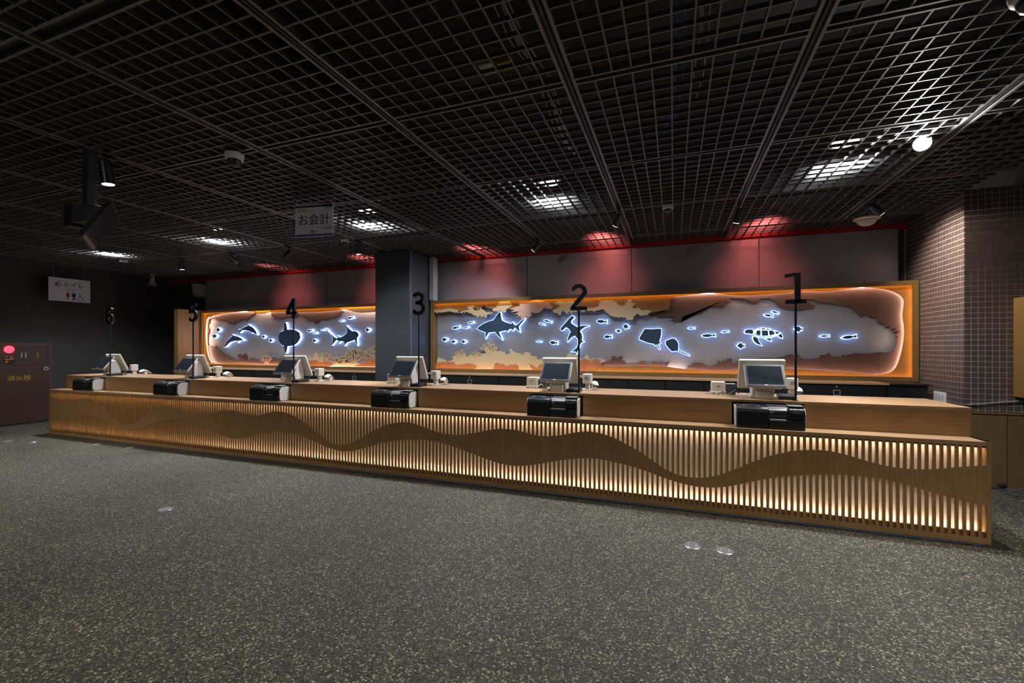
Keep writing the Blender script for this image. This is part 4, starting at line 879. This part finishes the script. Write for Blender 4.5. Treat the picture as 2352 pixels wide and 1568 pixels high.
for x0, x1, lab in ((-9.64, -4.66, 'pale oak worktop on the black cabinets under the dolphin mural'), (-3.86, 2.34, 'pale oak worktop on the black cabinets under the shark mural')):
    tag(MB().prism([(x0, 6.262), (x1, 6.262), (x1, 6.629), (x0, 6.629)], 'z', 0.9675, 0.989).build('back_worktop', 'oak_top', None, 0.002), lab, 'worktop', 'oak worktops under the murals')
tag(MB().box(2.345, 2.705, 6.262, 6.629, 0.9675, 0.989).build('back_worktop', 'cabinet_black', None, 0.002), 'black worktop end piece beside the tiled wall', 'worktop')
t = thing('oak_partition', (-9.755, 6.40, 0), 'tall oak side panel standing at the left end of the dolphin mural', 'partition')
MB().box(-0.05, 0.05, -0.22, 0.54, 0.0, 2.214).build('board', 'oak_z', t, 0.003)
MB().box(-0.052, 0.052, -0.226, -0.22, 0.0, 2.214).build('edge_strip', 'oak_frame', t, 0.001)
t = thing('air_conditioner', (-10.18, 6.88, 2.56), 'pale boxy air conditioner mounted high in the back left corner', 'air conditioner')
MB().prism([(-0.11, 0.04), (-0.13, 0.28), (0.13, 0.28), (0.13, 0.0), (-0.04, 0.0)], 'x', 0.03, 0.19).build('case', 'camera_white', t, 0.012)
MB().box(0.045, 0.175, -0.115, -0.095, 0.03, 0.05).build('louvre', 'grey_plastic', t)

# ------------------------------------------------------------------ right side: oak wall panels, board, small fittings
for k, (a, b) in enumerate(((2.70, 3.086), (3.092, 3.56), (3.566, 4.10))):
    o = MB().box(a, b, YR - 0.032, YR - 0.0045, 0.012, 0.742).build('wall_panel', 'oak_dim', None, 0.002)
    tag(o, ['dark oak low wall panel next to the counter end', 'dark oak low wall panel under the tiled wall edge', 'dark oak low wall panel furthest along the tiled wall'][k], 'wall panel', 'low oak wall panels')
tag(MB().box(2.70, 4.10, YR - 0.040, YR - 0.0045, 0.7425, 0.750).build('cap_rail', 'oak_frame', None, 0.001), 'thin oak cap rail on the low wall panels', 'trim')
t = thing('wall_box', (3.42, YR - 0.16, 0.92), 'oak box hanging on the dark tiled wall', 'cabinet')
MB().box(-0.275, 0.30, -0.06, 0.155, 0.0, 0.97).build('case', 'oak_frame', t, 0.004)
MB().box(-0.27, 0.295, -0.064, -0.0605, 0.005, 0.965).build('front', 'oak_z', t, 0.002)
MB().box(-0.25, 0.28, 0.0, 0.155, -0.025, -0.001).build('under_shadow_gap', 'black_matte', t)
p0, p1 = onY(2222, 929, 5.765), onY(2352, 919, 5.765)
t = thing('conduit_pipe', (p0.x, 5.765, p0.z), 'thin scuffed grey conduit running along the dark tiles', 'pipe')
MB().tube([(0, 0, 0), (0.14, 0, 0.018), (0.30, 0, 0.040), (0.62, 0, 0.075)], 0.0055, 8).build('tube', 'grey_plastic', t, smooth=True)
for k in (0.05, 0.27): MB().box(k, k + 0.010, -0.008, 0.011, 0.118 * k - 0.004, 0.118 * k + 0.014).build('clip', 'silver', t)
t = thing('switch_plate', (XR - TT, 6.20, 0.80), 'white switch plate on the brown tiled wall', 'switch')
MB().box(-0.010, -0.0002, -0.115, 0.115, 0.0, 0.115).build('plate', 'paper', t, 0.002)
for y in (-0.06, 0.0, 0.06): MB().box(-0.0125, -0.010, y - 0.02, y + 0.02, 0.03, 0.085).build('rocker', 'camera_white', t, 0.001)
t = thing('door_stop', (3.027, YR - 0.034, 0.045), 'small black round door stop on the oak wall panel', 'door stop')
MB().lathe([(0.016, 0), (0.016, -0.03), (0.026, -0.034), (0.030, -0.044), (0.024, -0.052)], 14, (0, 0, 0), 'y').build('bumper', 'black_matte', t, smooth=True)
# heap of black netting on the floor
rnd = random.Random(11); m = MB()
def net_z(x, y): return 0.012 + 0.040 * max(0, 1 - ((x - 3.35) / 0.40) ** 2) * (0.5 + 0.5 * math.sin(9 * x + 14 * y)) * max(0, 1 - ((y - 5.58) / 0.2) ** 2)
for k in range(16):
    pts = [(3.0 + 0.045 * k + 0.02 * math.sin(j * 1.7 + k), 5.47 + 0.022 * j + rnd.uniform(-.006, .006), 0) for j in range(12)]
    m.tube([(x, y, net_z(x, y) + rnd.uniform(0, .006)) for x, y, _ in pts], 0.003, 4)
for k in range(9):
    pts = [(2.98 + 0.05 * j, 5.48 + 0.028 * k + 0.015 * math.sin(j * 1.3 + k) + rnd.uniform(-.006, .006), 0) for j in range(16)]
    m.tube([(x, y, net_z(x, y) + rnd.uniform(0, .006)) for x, y, _ in pts], 0.003, 4)
tag(m.build('net', 'net_black'), 'crumpled dark net lying on the floor by the oak wall panels', 'net')

# ------------------------------------------------------------------ fire hydrant cabinet on the left wall
t = thing('hydrant_cabinet', (XL, 4.20, 0), 'brown fire hydrant cabinet with red lamp in the left wall', 'hydrant cabinet')
MB().box(0.002, 0.035, -0.95, 0.66, 0.012, 1.49).build('frame', 'hydrant_frame', t, 0.003)
MB().box(0.036, 0.042, -0.93, 0.615, 0.03, 1.055).build('main_door', 'hydrant_brown', t, 0.002)
dl = MB().box(0.036, 0.042, -0.93, 0.255, 1.075, 1.455).build('upper_door', 'hydrant_brown', t, 0.002)
dr = MB().box(0.036, 0.042, 0.265, 0.615, 1.075, 1.455).build('upper_door', 'hydrant_brown', t, 0.002)
MB().box(0.042, 0.052, 0.222, 0.244, 1.215, 1.315).build('handle', 'grey_plastic', dl, 0.002)
MB().box(0.042, 0.052, 0.276, 0.298, 1.215, 1.315).build('handle', 'grey_plastic', dr, 0.002)
MB().lathe([(0.066, 0.042), (0.066, 0.052), (0.056, 0.075), (0.03, 0.09), (0.006, 0.094)], 20, (0, 0.072, 1.372), 'x').build('alarm_lamp', 'red_lamp', dl, smooth=True)
b_ = MB().lathe([(0.074, 0.042), (0.074, 0.050), (0.060, 0.054)], 24, (0, 0.072, 1.188), 'x').build('alarm_button', 'black_plastic', dl)
MB().box(0.0545, 0.0555, 0.012, 0.132, 1.192, 1.206).build('button_label', 'yellow_print', b_)
MB().lathe([(0.026, 0.0545), (0.020, 0.0555)], 12, (0, 0.040, 1.150), 'x').build('button_mark', 'orange_print', b_)
MB().lathe([(0.020, 0.0545), (0.016, 0.0555)], 12, (0, 0.10, 1.232), 'x').build('button_mark', 'orange_print', b_)
s_ = MB().lathe([(0.036, 0.0422), (0.036, 0.0432)], 20, (0, 0.570, 1.010), 'x').build('inspection_sticker', 'cyan_print', t)
MB().lathe([(0.022, 0.0433), (0.022, 0.0438)], 16, (0, 0.570, 1.010), 'x').build('sticker_mark', 'sign_red', s_)
text_mesh('消火栓', 0.105, 'yellow_print', 'lettering', t, Matrix.Translation((0.043, 0.205, 0.845)) @ FACE_RIGHT)
for k in range(3): text_mesh('放水口'[k], 0.036, 'yellow_print', 'small_lettering', dr, Matrix.Translation((0.043, 0.452, 1.300 - 0.034 * k)) @ FACE_RIGHT)

# ------------------------------------------------------------------ hanging signs
t = thing('restroom_sign', (-10.90, 4.984, 2.288), 'white hanging restroom sign with arrow and figures', 'sign')
MB().box(-0.006, 0.006, -0.311, 0.311, 0.0, 0.440).build('board', 'sign_white', t, 0.002)
MR = lambda y, z: Matrix.Translation((0.0066, y, z)) @ FACE_RIGHT
def strokes(par, lists, wd, mat, nm):
    m = MB()
    for L_ in lists: m.ribbon(L_, wd, 0.0062, 0.0072)
    m.move(Matrix(((0, 1, 0, 0), (1, 0, 0, 0), (0, 0, 1, 0), (0, 0, 0, 1)))); return m.build(nm, mat, par)
strokes(t, [[(-0.215, 0.318), (-0.115, 0.318)], [(-0.160, 0.368), (-0.217, 0.318), (-0.160, 0.268)]], 0.014, 'sign_ink', 'arrow')
text_mesh('トイレ', 0.112, 'sign_ink', 'lettering', t, MR(0.055, 0.316), 0.0006)
text_mesh('Restroom', 0.040, 'sign_ink', 'lettering', t, MR(0.022, 0.232), 0.0004)
def disc(c, r, n=14): return [(c[0] + r * math.cos(2 * math.pi * k / n), c[1] + r * math.sin(2 * math.pi * k / n)) for k in range(n)]
def flat(polys, mat, nm):
    m = MB()
    for p in polys: m.prism(p, 'x', 0.0062, 0.0072)
    return m.build(nm, mat, t)
flat([disc((-0.035, 0.178), 0.012), [(-0.052, 0.160), (-0.018, 0.160), (0.0, 0.105), (-0.010, 0.102), (-0.022, 0.132), (-0.012, 0.085), (-0.058, 0.085), (-0.048, 0.132), (-0.060, 0.102), (-0.070, 0.105)], [(-0.043, 0.085), (-0.027, 0.085), (-0.028, 0.030), (-0.042, 0.030)]], 'sign_red', 'woman_symbol')
flat([disc((0.055, 0.178), 0.012), [(0.028, 0.160), (0.082, 0.160), (0.088, 0.105), (0.077, 0.105), (0.074, 0.130), (0.074, 0.030), (0.058, 0.030), (0.055, 0.090), (0.052, 0.030), (0.036, 0.030), (0.036, 0.130), (0.033, 0.105), (0.022, 0.105)]], 'sign_navy', 'man_symbol')
flat([disc((0.143, 0.160), 0.010)], 'sign_navy', 'wheelchair_symbol')
strokes(t, [[(0.144, 0.148), (0.148, 0.098), (0.182, 0.098), (0.202, 0.052), (0.222, 0.058)], [(0.148, 0.122), (0.174, 0.120)], [(0.150 + 0.042 * math.cos(math.radians(a)), 0.066 + 0.040 * math.sin(math.radians(a))) for a in range(110, 351, 20)]], 0.009, 'sign_navy', 'wheelchair_symbol')
for y in (-0.24, 0.22):
    MB().tube([(0, y, 0.44), (0, y - 0.01, 0.69)], 0.0015, 5).build('cord', 'cable_white', t)
    MB().tube([(0, y - 0.01, 0.69), (0.01, y - 0.012, 0.675), (0.004, y - 0.01, 0.64)], 0.004, 6).build('hook', 'silver', t)

t = thing('cashier_sign', (-3.585, 3.65, 2.582), 'white hanging cashier sign with dark and blue bands', 'sign', None, math.radians(9))
W2, H2 = 0.226, 0.345
MB().box(-W2, W2, -0.004, 0.004, 0.0, H2).build('board', 'sign_white', t, 0.001)
for z0, z1, mat, nm in ((H2 - 0.034, H2 - 0.010, 'sign_navy', 'band'), (0.004, 0.022, 'sign_blue', 'band'), (0.022, 0.027, 'sign_green', 'thin_band')):
    MB().box(-W2 + 0.004, W2 - 0.004, -0.0052, -0.0041, z0, z1).build(nm, mat, t)
MF = lambda x, z: Matrix.Translation((x, -0.0048, z)) @ FACE_FRONT
text_mesh('お会計', 0.128, 'sign_ink', 'lettering', t, MF(0.0, 0.172), 0.0007)
text_mesh('CASHIER', 0.030, 'sign_red', 'lettering', t, MF(-0.148, 0.288), 0.0005)
text_mesh('CASHIER', 0.030, 'sign_red', 'lettering', t, MF(0.152, 0.080), 0.0005)
MB().box(-0.20, -0.01, -0.0050, -0.0041, 0.268, 0.272).build('rule', 'sign_greyline', t)
MB().box(0.005, 0.20, -0.0050, -0.0041, 0.098, 0.102).build('rule', 'sign_greyline', t)
em = MB().lathe([(0.018, -0.0041), (0.018, -0.0050)], 20, (-0.020, 0, 0.052), 'y').build('emblem', 'sign_blue', t)
MB().ribbon([(-0.031, 0.048), (-0.024, 0.056), (-0.018, 0.050), (-0.010, 0.057)], 0.0045, -0.0056, -0.0050).build('emblem_wave', 'sign_white', em)
m = MB()
for k in range(2):
    x = 0.018 + 0.018 * k
    m.ribbon([(x - 0.007, 0.058), (x + 0.007, 0.058)], 0.003, -0.0050, -0.0041); m.ribbon([(x, 0.062), (x, 0.043)], 0.003, -0.0050, -0.0041); m.ribbon([(x - 0.006, 0.049), (x + 0.006, 0.049)], 0.003, -0.0050, -0.0041)
m.build('small_mark', 'sign_navy', t)
for x in (-0.20, 0.20):
    MB().tube([(x, 0, H2), (x, 0, 0.398)], 0.003, 5).build('cord', 'cable_white', t)
    MB().lathe([(0.007, 0.0), (0.007, 0.012)], 8, (x, 0, H2 - 0.002)).build('clip', 'silver', t)

# ------------------------------------------------------------------ ceiling fittings
def aim(d):
    return Vector(d).normalized().to_track_quat('-Z', 'Y').to_matrix().to_4x4()
def track_spot(loc, direction, label, energy, color=(1, 0.96, 0.9), angle=40, mat='lamp_soft', body='black_satin', r=0.036, length=0.15, cat='spotlight', grp='black track spotlights', lens_mat=None):
    x, y = loc; t = thing('track_spotlight', (x, y, ZC), label, cat, grp)
    MB().box(-0.016, 0.016, -0.06, 0.06, -0.030, -0.0005).build('adapter', body, t, 0.003)
    MB().tube([(0, 0, -0.028), (0, 0, -0.075)], 0.009, 10).build('arm', body, t)
    d = Vector(direction).normalized(); c = Vector((0, 0, -0.105)); M = Matrix.Translation(c) @ aim(d)
    b_ = MB().lathe([(r * 0.86, 0.055), (r, 0.045), (r, -length + 0.055), (r * 0.93, -length + 0.055)], 22).move(M).build('barrel', body, t)
    MB().lathe([(r * 0.90, -length + 0.0535), (r * 0.90, -length + 0.0525)], 20).move(M).build('lens', mat, b_)
    p = Vector((x, y, ZC)) + c + d * (length - 0.045)
    if energy > 0: lamp('SPOT', 'track_beam', p, p + d, energy, color, angle, 0.7, 0.03)
    return t
T = {k: -0.585 + 1.258 * k for k in range(-8, 5)}
track_spot((T[0], 5.10), (-0.45, 0.35, -0.75), 'black track spotlight in front of the third metal panel, tilted to the left', 42, angle=75)
track_spot((T[1], 5.40), (-0.22, 0.42, -0.88), 'black track spotlight aimed down at the ray cutouts', 42, angle=75)
track_spot((1.985, 5.66), (0.74, 0.30, -0.60), 'black track spotlight tilted toward the brown tiled wall', 150, (1, 0.90, 0.78), angle=84)
track_spot((T[-1], 6.08), (-0.72, 0.10, -0.62), 'black track spotlight hanging close to the fascia right of the pillar', 120, (0.92, 0.95, 1.0), angle=95)
track_spot((T[-3], 5.28), (0.0, 0.12, -0.99), 'black track spotlight pointing down left of the pillar', 36, angle=80)
track_spot((T[-4], 5.20), (-0.55, -0.3, -0.75), 'black track spotlight with unlit lens, second left of the pillar', 0, mat='silver')
track_spot((T[-5], 5.22), (0.55, 0.5, -0.62), 'black track spotlight with unlit lens, third left of the pillar', 0, mat='silver')
track_spot((T[-6], 5.24), (0.0, 0.15, -0.99), 'black track spotlight above the oak side panel', 45, angle=80)
track_spot((T[-3], 2.22), (0.05, 0.10, -0.99), 'large black box spotlight on the track beside the hanging monitor', 30, (1, 0.80, 0.60), angle=75, r=0.045, length=0.19)
# white spotlight in the far left corner
t = thing('track_spotlight', (-10.55, 6.20, ZC), 'small white spotlight with flared rim by the left wall', 'spotlight')
MB().box(-0.02, 0.02, -0.04, 0.04, -0.03, -0.0005).build('adapter', 'ivory', t, 0.003)
MB().tube([(0.0, 0, -0.025), (0.035, 0, -0.05), (0.035, 0, -0.11)], 0.013, 8).build('arm', 'ivory', t)
MB().lathe([(0.040, -0.07), (0.046, -0.15), (0.052, -0.175), (0.084, -0.225), (0.084, -0.235), (0.070, -0.233)], 20).build('shade', 'camera_white', t, smooth=False)
MB().lathe([(0.068, -0.2335), (0.068, -0.2345)], 18).build('lens', 'silver', t)
# bright spotlight turned toward the room
bl = Vector((1.79, 4.20, 2.950))
t = thing('track_spotlight', (bl.x, bl.y, ZC), 'very bright white spotlight shining out of the ceiling above the right counter end', 'spotlight')
dd = Vector((-0.30, -0.75, -0.55)).normalized()
MB().box(-0.018, 0.018, -0.05, 0.05, -0.012, -0.0005).build('adapter', 'black_satin', t, 0.002)
Mb = Matrix.Translation((0, 0.05, 0.002)) @ aim(dd)
b_ = MB().lathe([(0.040, 0.07), (0.060, 0.04), (0.062, -0.05), (0.057, -0.05)], 24).move(Mb).build('barrel', 'black_satin', t)
MB().lathe([(0.056, -0.0485), (0.050, -0.052), (0.030, -0.056), (0.006, -0.057)], 24).move(Mb).build('lens', 'lamp_bright', b_)
pb = Vector((bl.x, bl.y + 0.05, ZC + 0.002)) + dd * 0.075
lamp('SPOT', 'bright_beam', pb, pb + dd, 150, (1, 0.95, 0.88), 165, 0.35, 0.05)
# downlights in the plenum above the grid
DL = [(1.37, 4.50), (-1.235, 4.50), (-3.68, 4.62), (-6.33, 4.58), (-8.90, 4.58)]
dl0 = None
for k, (x, y) in enumerate(DL):
    if dl0 is None:
        t = thing('downlight', (0, 0, 0), 'round white downlight glowing above the ceiling grid', 'downlight', 'downlights above the ceiling grid')
        c_ = MB().lathe([(0.125, 0.0), (0.125, 0.012), (0.100, 0.016), (0.100, 0.15), (0.05, 0.16)], 26).build('housing', 'ivory', t)
        MB().lathe([(0.098, -0.0015), (0.098, -0.0005)], 26).build('diffuser', 'lamp_white', c_)
        MB().box(0.06, 0.22, -0.05, 0.05, 0.10, 0.15).build('driver_box', 'camera_white', t, 0.003)
        MB().tube([(0, 0, 0.155), (0, 0, 0.468)], 0.006, 6).build('hanger', 'rail_metal', t)
        dl0 = t
    else: t = copy_tree(dl0)
    t.location = (x, y, 3.15)
    t['label'] = 'round white downlight glowing above the grid ' + ['near the very bright spotlight', 'between the blue cables and the number two sign', 'beside the cashier sign', 'over the number five sign', 'over the number six sign'][k]
    lamp('SPOT', 'downlight_beam', (x, y, 3.143), (x + 0.0, y + 0.12, 2.2), 600, (0.93, 0.97, 1.0), 135, 0.6, 0.09)
# red glow lamps over the fascia
for k, (x, y) in enumerate(((-3.05, 6.74), (-0.98, 6.74), (1.10, 6.74), (-5.15, 6.72), (-7.35, 6.72))):
    if k == 0:
        t = thing('red_lamp', (0, 0, 0), 'small red lamp glowing above the grid along the metal fascia', 'lamp', 'red lamps above the fascia'); rl0 = t
        MB().lathe([(0.035, 0.0), (0.042, 0.01), (0.042, 0.09), (0.02, 0.10)], 16).build('housing', 'black_satin', t)
        MB().lathe([(0.032, -0.002), (0.032, -0.001)], 16).build('bulb', 'lamp_redglow', t)
        MB().tube([(0, 0, 0.095), (0, 0.02, 0.20), (0, 0.17, 0.31)], 0.005, 6).build('hanger', 'rail_metal', t)
    else: t = copy_tree(rl0)
    t['label'] = 'small red lamp above the grid over the ' + ['first metal panel right of the pillar', 'second metal panel right of the pillar', 'third metal panel right of the pillar', 'first metal panel left of the pillar', 'second metal panel left of the pillar'][k]
    t.location = (x, 6.04, 3.21); t.rotation_euler = (math.radians(52), 0, 0)
    lamp('SPOT', 'red_beam', (x, 6.055, 3.20), (x, 6.95, 2.50), 85, (1.0, 0.20, 0.18), 66, 1.0, 0.13)
# dome cameras
def dome_cam(x, y, lab, s=1.0, z=ZC - 0.0005):
    t = thing('dome_camera', (x, y, z), lab, 'camera', 'dome cameras under the ceiling')
    MB().lathe([(0.062 * s, 0.0), (0.064 * s, -0.02 * s), (0.058 * s, -0.042 * s), (0.046 * s, -0.046 * s)], 22).build('housing', 'camera_white', t, smooth=False)
    d_ = MB().lathe([(0.044 * s, -0.045 * s), (0.043 * s, -0.060 * s), (0.034 * s, -0.078 * s), (0.018 * s, -0.088 * s), (0.003, -0.090 * s)], 20).build('dome', 'black_satin', t, smooth=True)
    return t
dome_cam(-3.36, 2.575, 'white dome camera on the cross rail before the cashier sign', 1.12)
dome_cam(-9.28, 4.99, 'white dome camera near the restroom sign', 1.0)
dome_cam(-4.50, 5.165, 'white dome camera beside the track spotlight left of the pillar', 0.95)
dome_cam(-0.06, 5.165, 'white dome camera on the rail before the shark mural', 0.95)
dome_cam(1.475, 2.585, 'dark dome camera on the cross rail above the number one sign side', 1.25)
t = thing('smoke_detector', (2.21, 6.52, ZC - 0.0005), 'ivory dome smoke detector under the ceiling by the tiled wall', 'smoke detector')
MB().lathe([(0.135, 0.0), (0.135, -0.014), (0.120, -0.022)], 28).build('base', 'ivory', t)
MB().lathe([(0.105, -0.021), (0.100, -0.040), (0.080, -0.068), (0.045, -0.086), (0.004, -0.092)], 26).build('dome', 'camera_white', t, smooth=True)

# hanging monitor seen from the side
q = [Vector((-4.074, 2.123, 2.532)), Vector((-4.595, 2.449, 2.532))]
wdir = (q[1] - q[0]).normalized(); nh = Vector((0.53, 0.848, 0)).normalized(); hdir = (-nh * 0.164 + Vector((0, 0, -0.280))).normalized(); nrm = wdir.cross(hdir).normalized()
if nrm.z > 0: nrm = -nrm
pole_xy = Vector((T[-3] - 0.03, 2.13, 0)); pole_xy = Vector((-4.39, 2.13, 0))
t = thing('ceiling_monitor', (pole_xy.x, pole_xy.y, ZC), 'black monitor tilted down on a pole from the ceiling', 'monitor')
org = Vector((pole_xy.x, pole_xy.y, ZC))
def Wm(p): return p - org
Ht, Wd = 0.345, 0.615
M = Matrix(((wdir.x, hdir.x, nrm.x, 0), (wdir.y, hdir.y, nrm.y, 0), (wdir.z, hdir.z, nrm.z, 0), (0, 0, 0, 1)))
M = Matrix.Translation(Wm(q[0])) @ M
pn = MB().box(0, Wd, 0, Ht, -0.035, 0).move(M).build('panel', 'black_satin', t, 0.006)
MB().box(0.012, Wd - 0.012, 0.012, Ht - 0.03, 0.0, 0.0012).move(M).build('screen', 'screen_glass', pn)
MB().box(0.02, Wd - 0.02, Ht - 0.024, Ht - 0.006, 0.0, 0.004).move(M).build('lower_trim', 'dark_plastic', pn, 0.0015)
MB().box(-0.032, 0.032, -0.032, 0.032, -0.50, -0.0005).build('pole', 'black_matte', t, 0.003)
MB().box(-0.06, 0.06, -0.06, 0.06, -0.012, -0.0004).build('ceiling_plate', 'black_plastic', t, 0.002)
mc = Wm(q[0] + wdir * Wd / 2 + hdir * Ht / 2) - nrm * 0.035
MB().tube([(0, 0, -0.46), tuple((Vector((0, 0, -0.46)) + mc) / 2), tuple(mc)], 0.04, 10).build('bracket', 'black_plastic', t)
MB().box(-0.13, 0.07, -0.055, 0.055, -0.58, -0.44).build('mount_box', 'dark_plastic', t, 0.004)
MB().box(-0.24, -0.135, -0.055, 0.055, -0.60, -0.42).build('player_box', 'black_plastic', t, 0.006)

# cables and boxes lying above the grid
def cable_run(pts, r, n, spread, seed, mat, lab, nm='cable_bundle'):
    rnd = random.Random(seed); t = thing(nm, pts[0], lab, 'cables')
    for k in range(n):
        ox, oz = rnd.uniform(-spread, spread), rnd.uniform(0, spread)
        MB().tube([(p[0] - pts[0][0] + ox + rnd.uniform(-.012, .012), p[1] - pts[0][1] + rnd.uniform(-.01, .01), p[2] - pts[0][2] + oz + rnd.uniform(0, .01)) for p in pts], r, 5).build('cable', mat, t, smooth=True)
cable_run([(-0.79, 1.9, ZC + 0.055), (-0.80, 2.25, ZC + 0.06), (-0.765, 2.62, ZC + 0.058), (-0.80, 2.95, ZC + 0.07), (-0.84, 3.35, ZC + 0.06), (-0.80, 3.7, ZC + 0.062)], 0.0045, 7, 0.05, 3, 'cable_white', 'bundle of pale cables lying on the ceiling grid over number two')
cable_run([(0.02, 2.0, ZC + 0.06), (0.03, 2.5, ZC + 0.06), (0.02, 2.95, ZC + 0.065), (0.0, 3.3, ZC + 0.06), (-0.06, 3.65, ZC + 0.06)], 0.0045, 6, 0.03, 8, 'cable_blue', 'bundle of blue data cables lying on the ceiling grid')
cable_run([(0.14, 2.0, ZC + 0.065), (0.15, 2.5, ZC + 0.065), (0.14, 2.95, ZC + 0.07), (0.12, 3.25, ZC + 0.06)], 0.004, 3, 0.03, 18, 'cable_white', 'pale cables lying beside the blue data cables')
t = thing('junction_box', (-1.02, 2.36, ZC + 0.0465), 'pale junction box with yellow block lying on the ceiling grid', 'junction box')
MB().box(-0.07, 0.05, -0.05, 0.05, 0.0, 0.05).build('case', 'camera_white', t, 0.004); MB().box(0.052, 0.15, -0.03, 0.05, 0.0, 0.045).build('block', 'box_yellow', t, 0.003)
for x, y0, y1 in ((-6.0, 1.0, 6.9), (-2.6, -0.8, 6.9), (2.3, 0.5, 5.7)):
    o = MB().tube([(x, y0, 3.44), (x, y1, 3.44)], 0.13, 16).build('air_duct', 'plenum_black', smooth=True)
    tag(o, {-6.0: 'black round air duct above the grid left of the pillar', -2.6: 'black round air duct above the grid right of the pillar', 2.3: 'black round air duct above the grid near the tiled wall'}[x], 'duct', 'air ducts above the grid')

# ------------------------------------------------------------------ round metal covers in the floor
def floor_disc(x, y, r, lab):
    t = thing('floor_cover', (x, y, 0.0), lab, 'floor cover', 'round metal covers in the floor')
    MB().lathe([(r, 0.0), (r, 0.002), (r * 0.92, 0.005), (r * 0.88, 0.0045)], 28).build('rim', 'silver', t)
    MB().lathe([(r * 0.87, 0.001), (r * 0.87, 0.0042)], 28).build('lid', 'disc_steel', t)
    for k in (-1, 1): MB().box(k * r * 0.45 - 0.004, k * r * 0.45 + 0.004, -r * 0.5, r * 0.5, 0.0042, 0.0048).build('lid_groove', 'grey_plastic', t)
floor_disc(0.124, 3.356, 0.057, 'round steel floor cover before the number one sign, the left of a pair')
floor_disc(0.332, 3.347, 0.057, 'round steel floor cover before the number one sign, the right of a pair')
floor_disc(-4.13, 2.529, 0.055, 'round steel floor cover alone in the open floor')
floor_disc(-7.87, 3.90, 0.05, 'round steel floor cover close to the counter before number six')
floor_disc(-7.17, 3.93, 0.05, 'round steel floor cover close to the counter before number five')
floor_disc(-9.39, 3.56, 0.06, 'round steel floor cover off the left end of the counter')
floor_disc(-8.94, 3.66, 0.05, 'round steel floor cover before the left end of the counter')
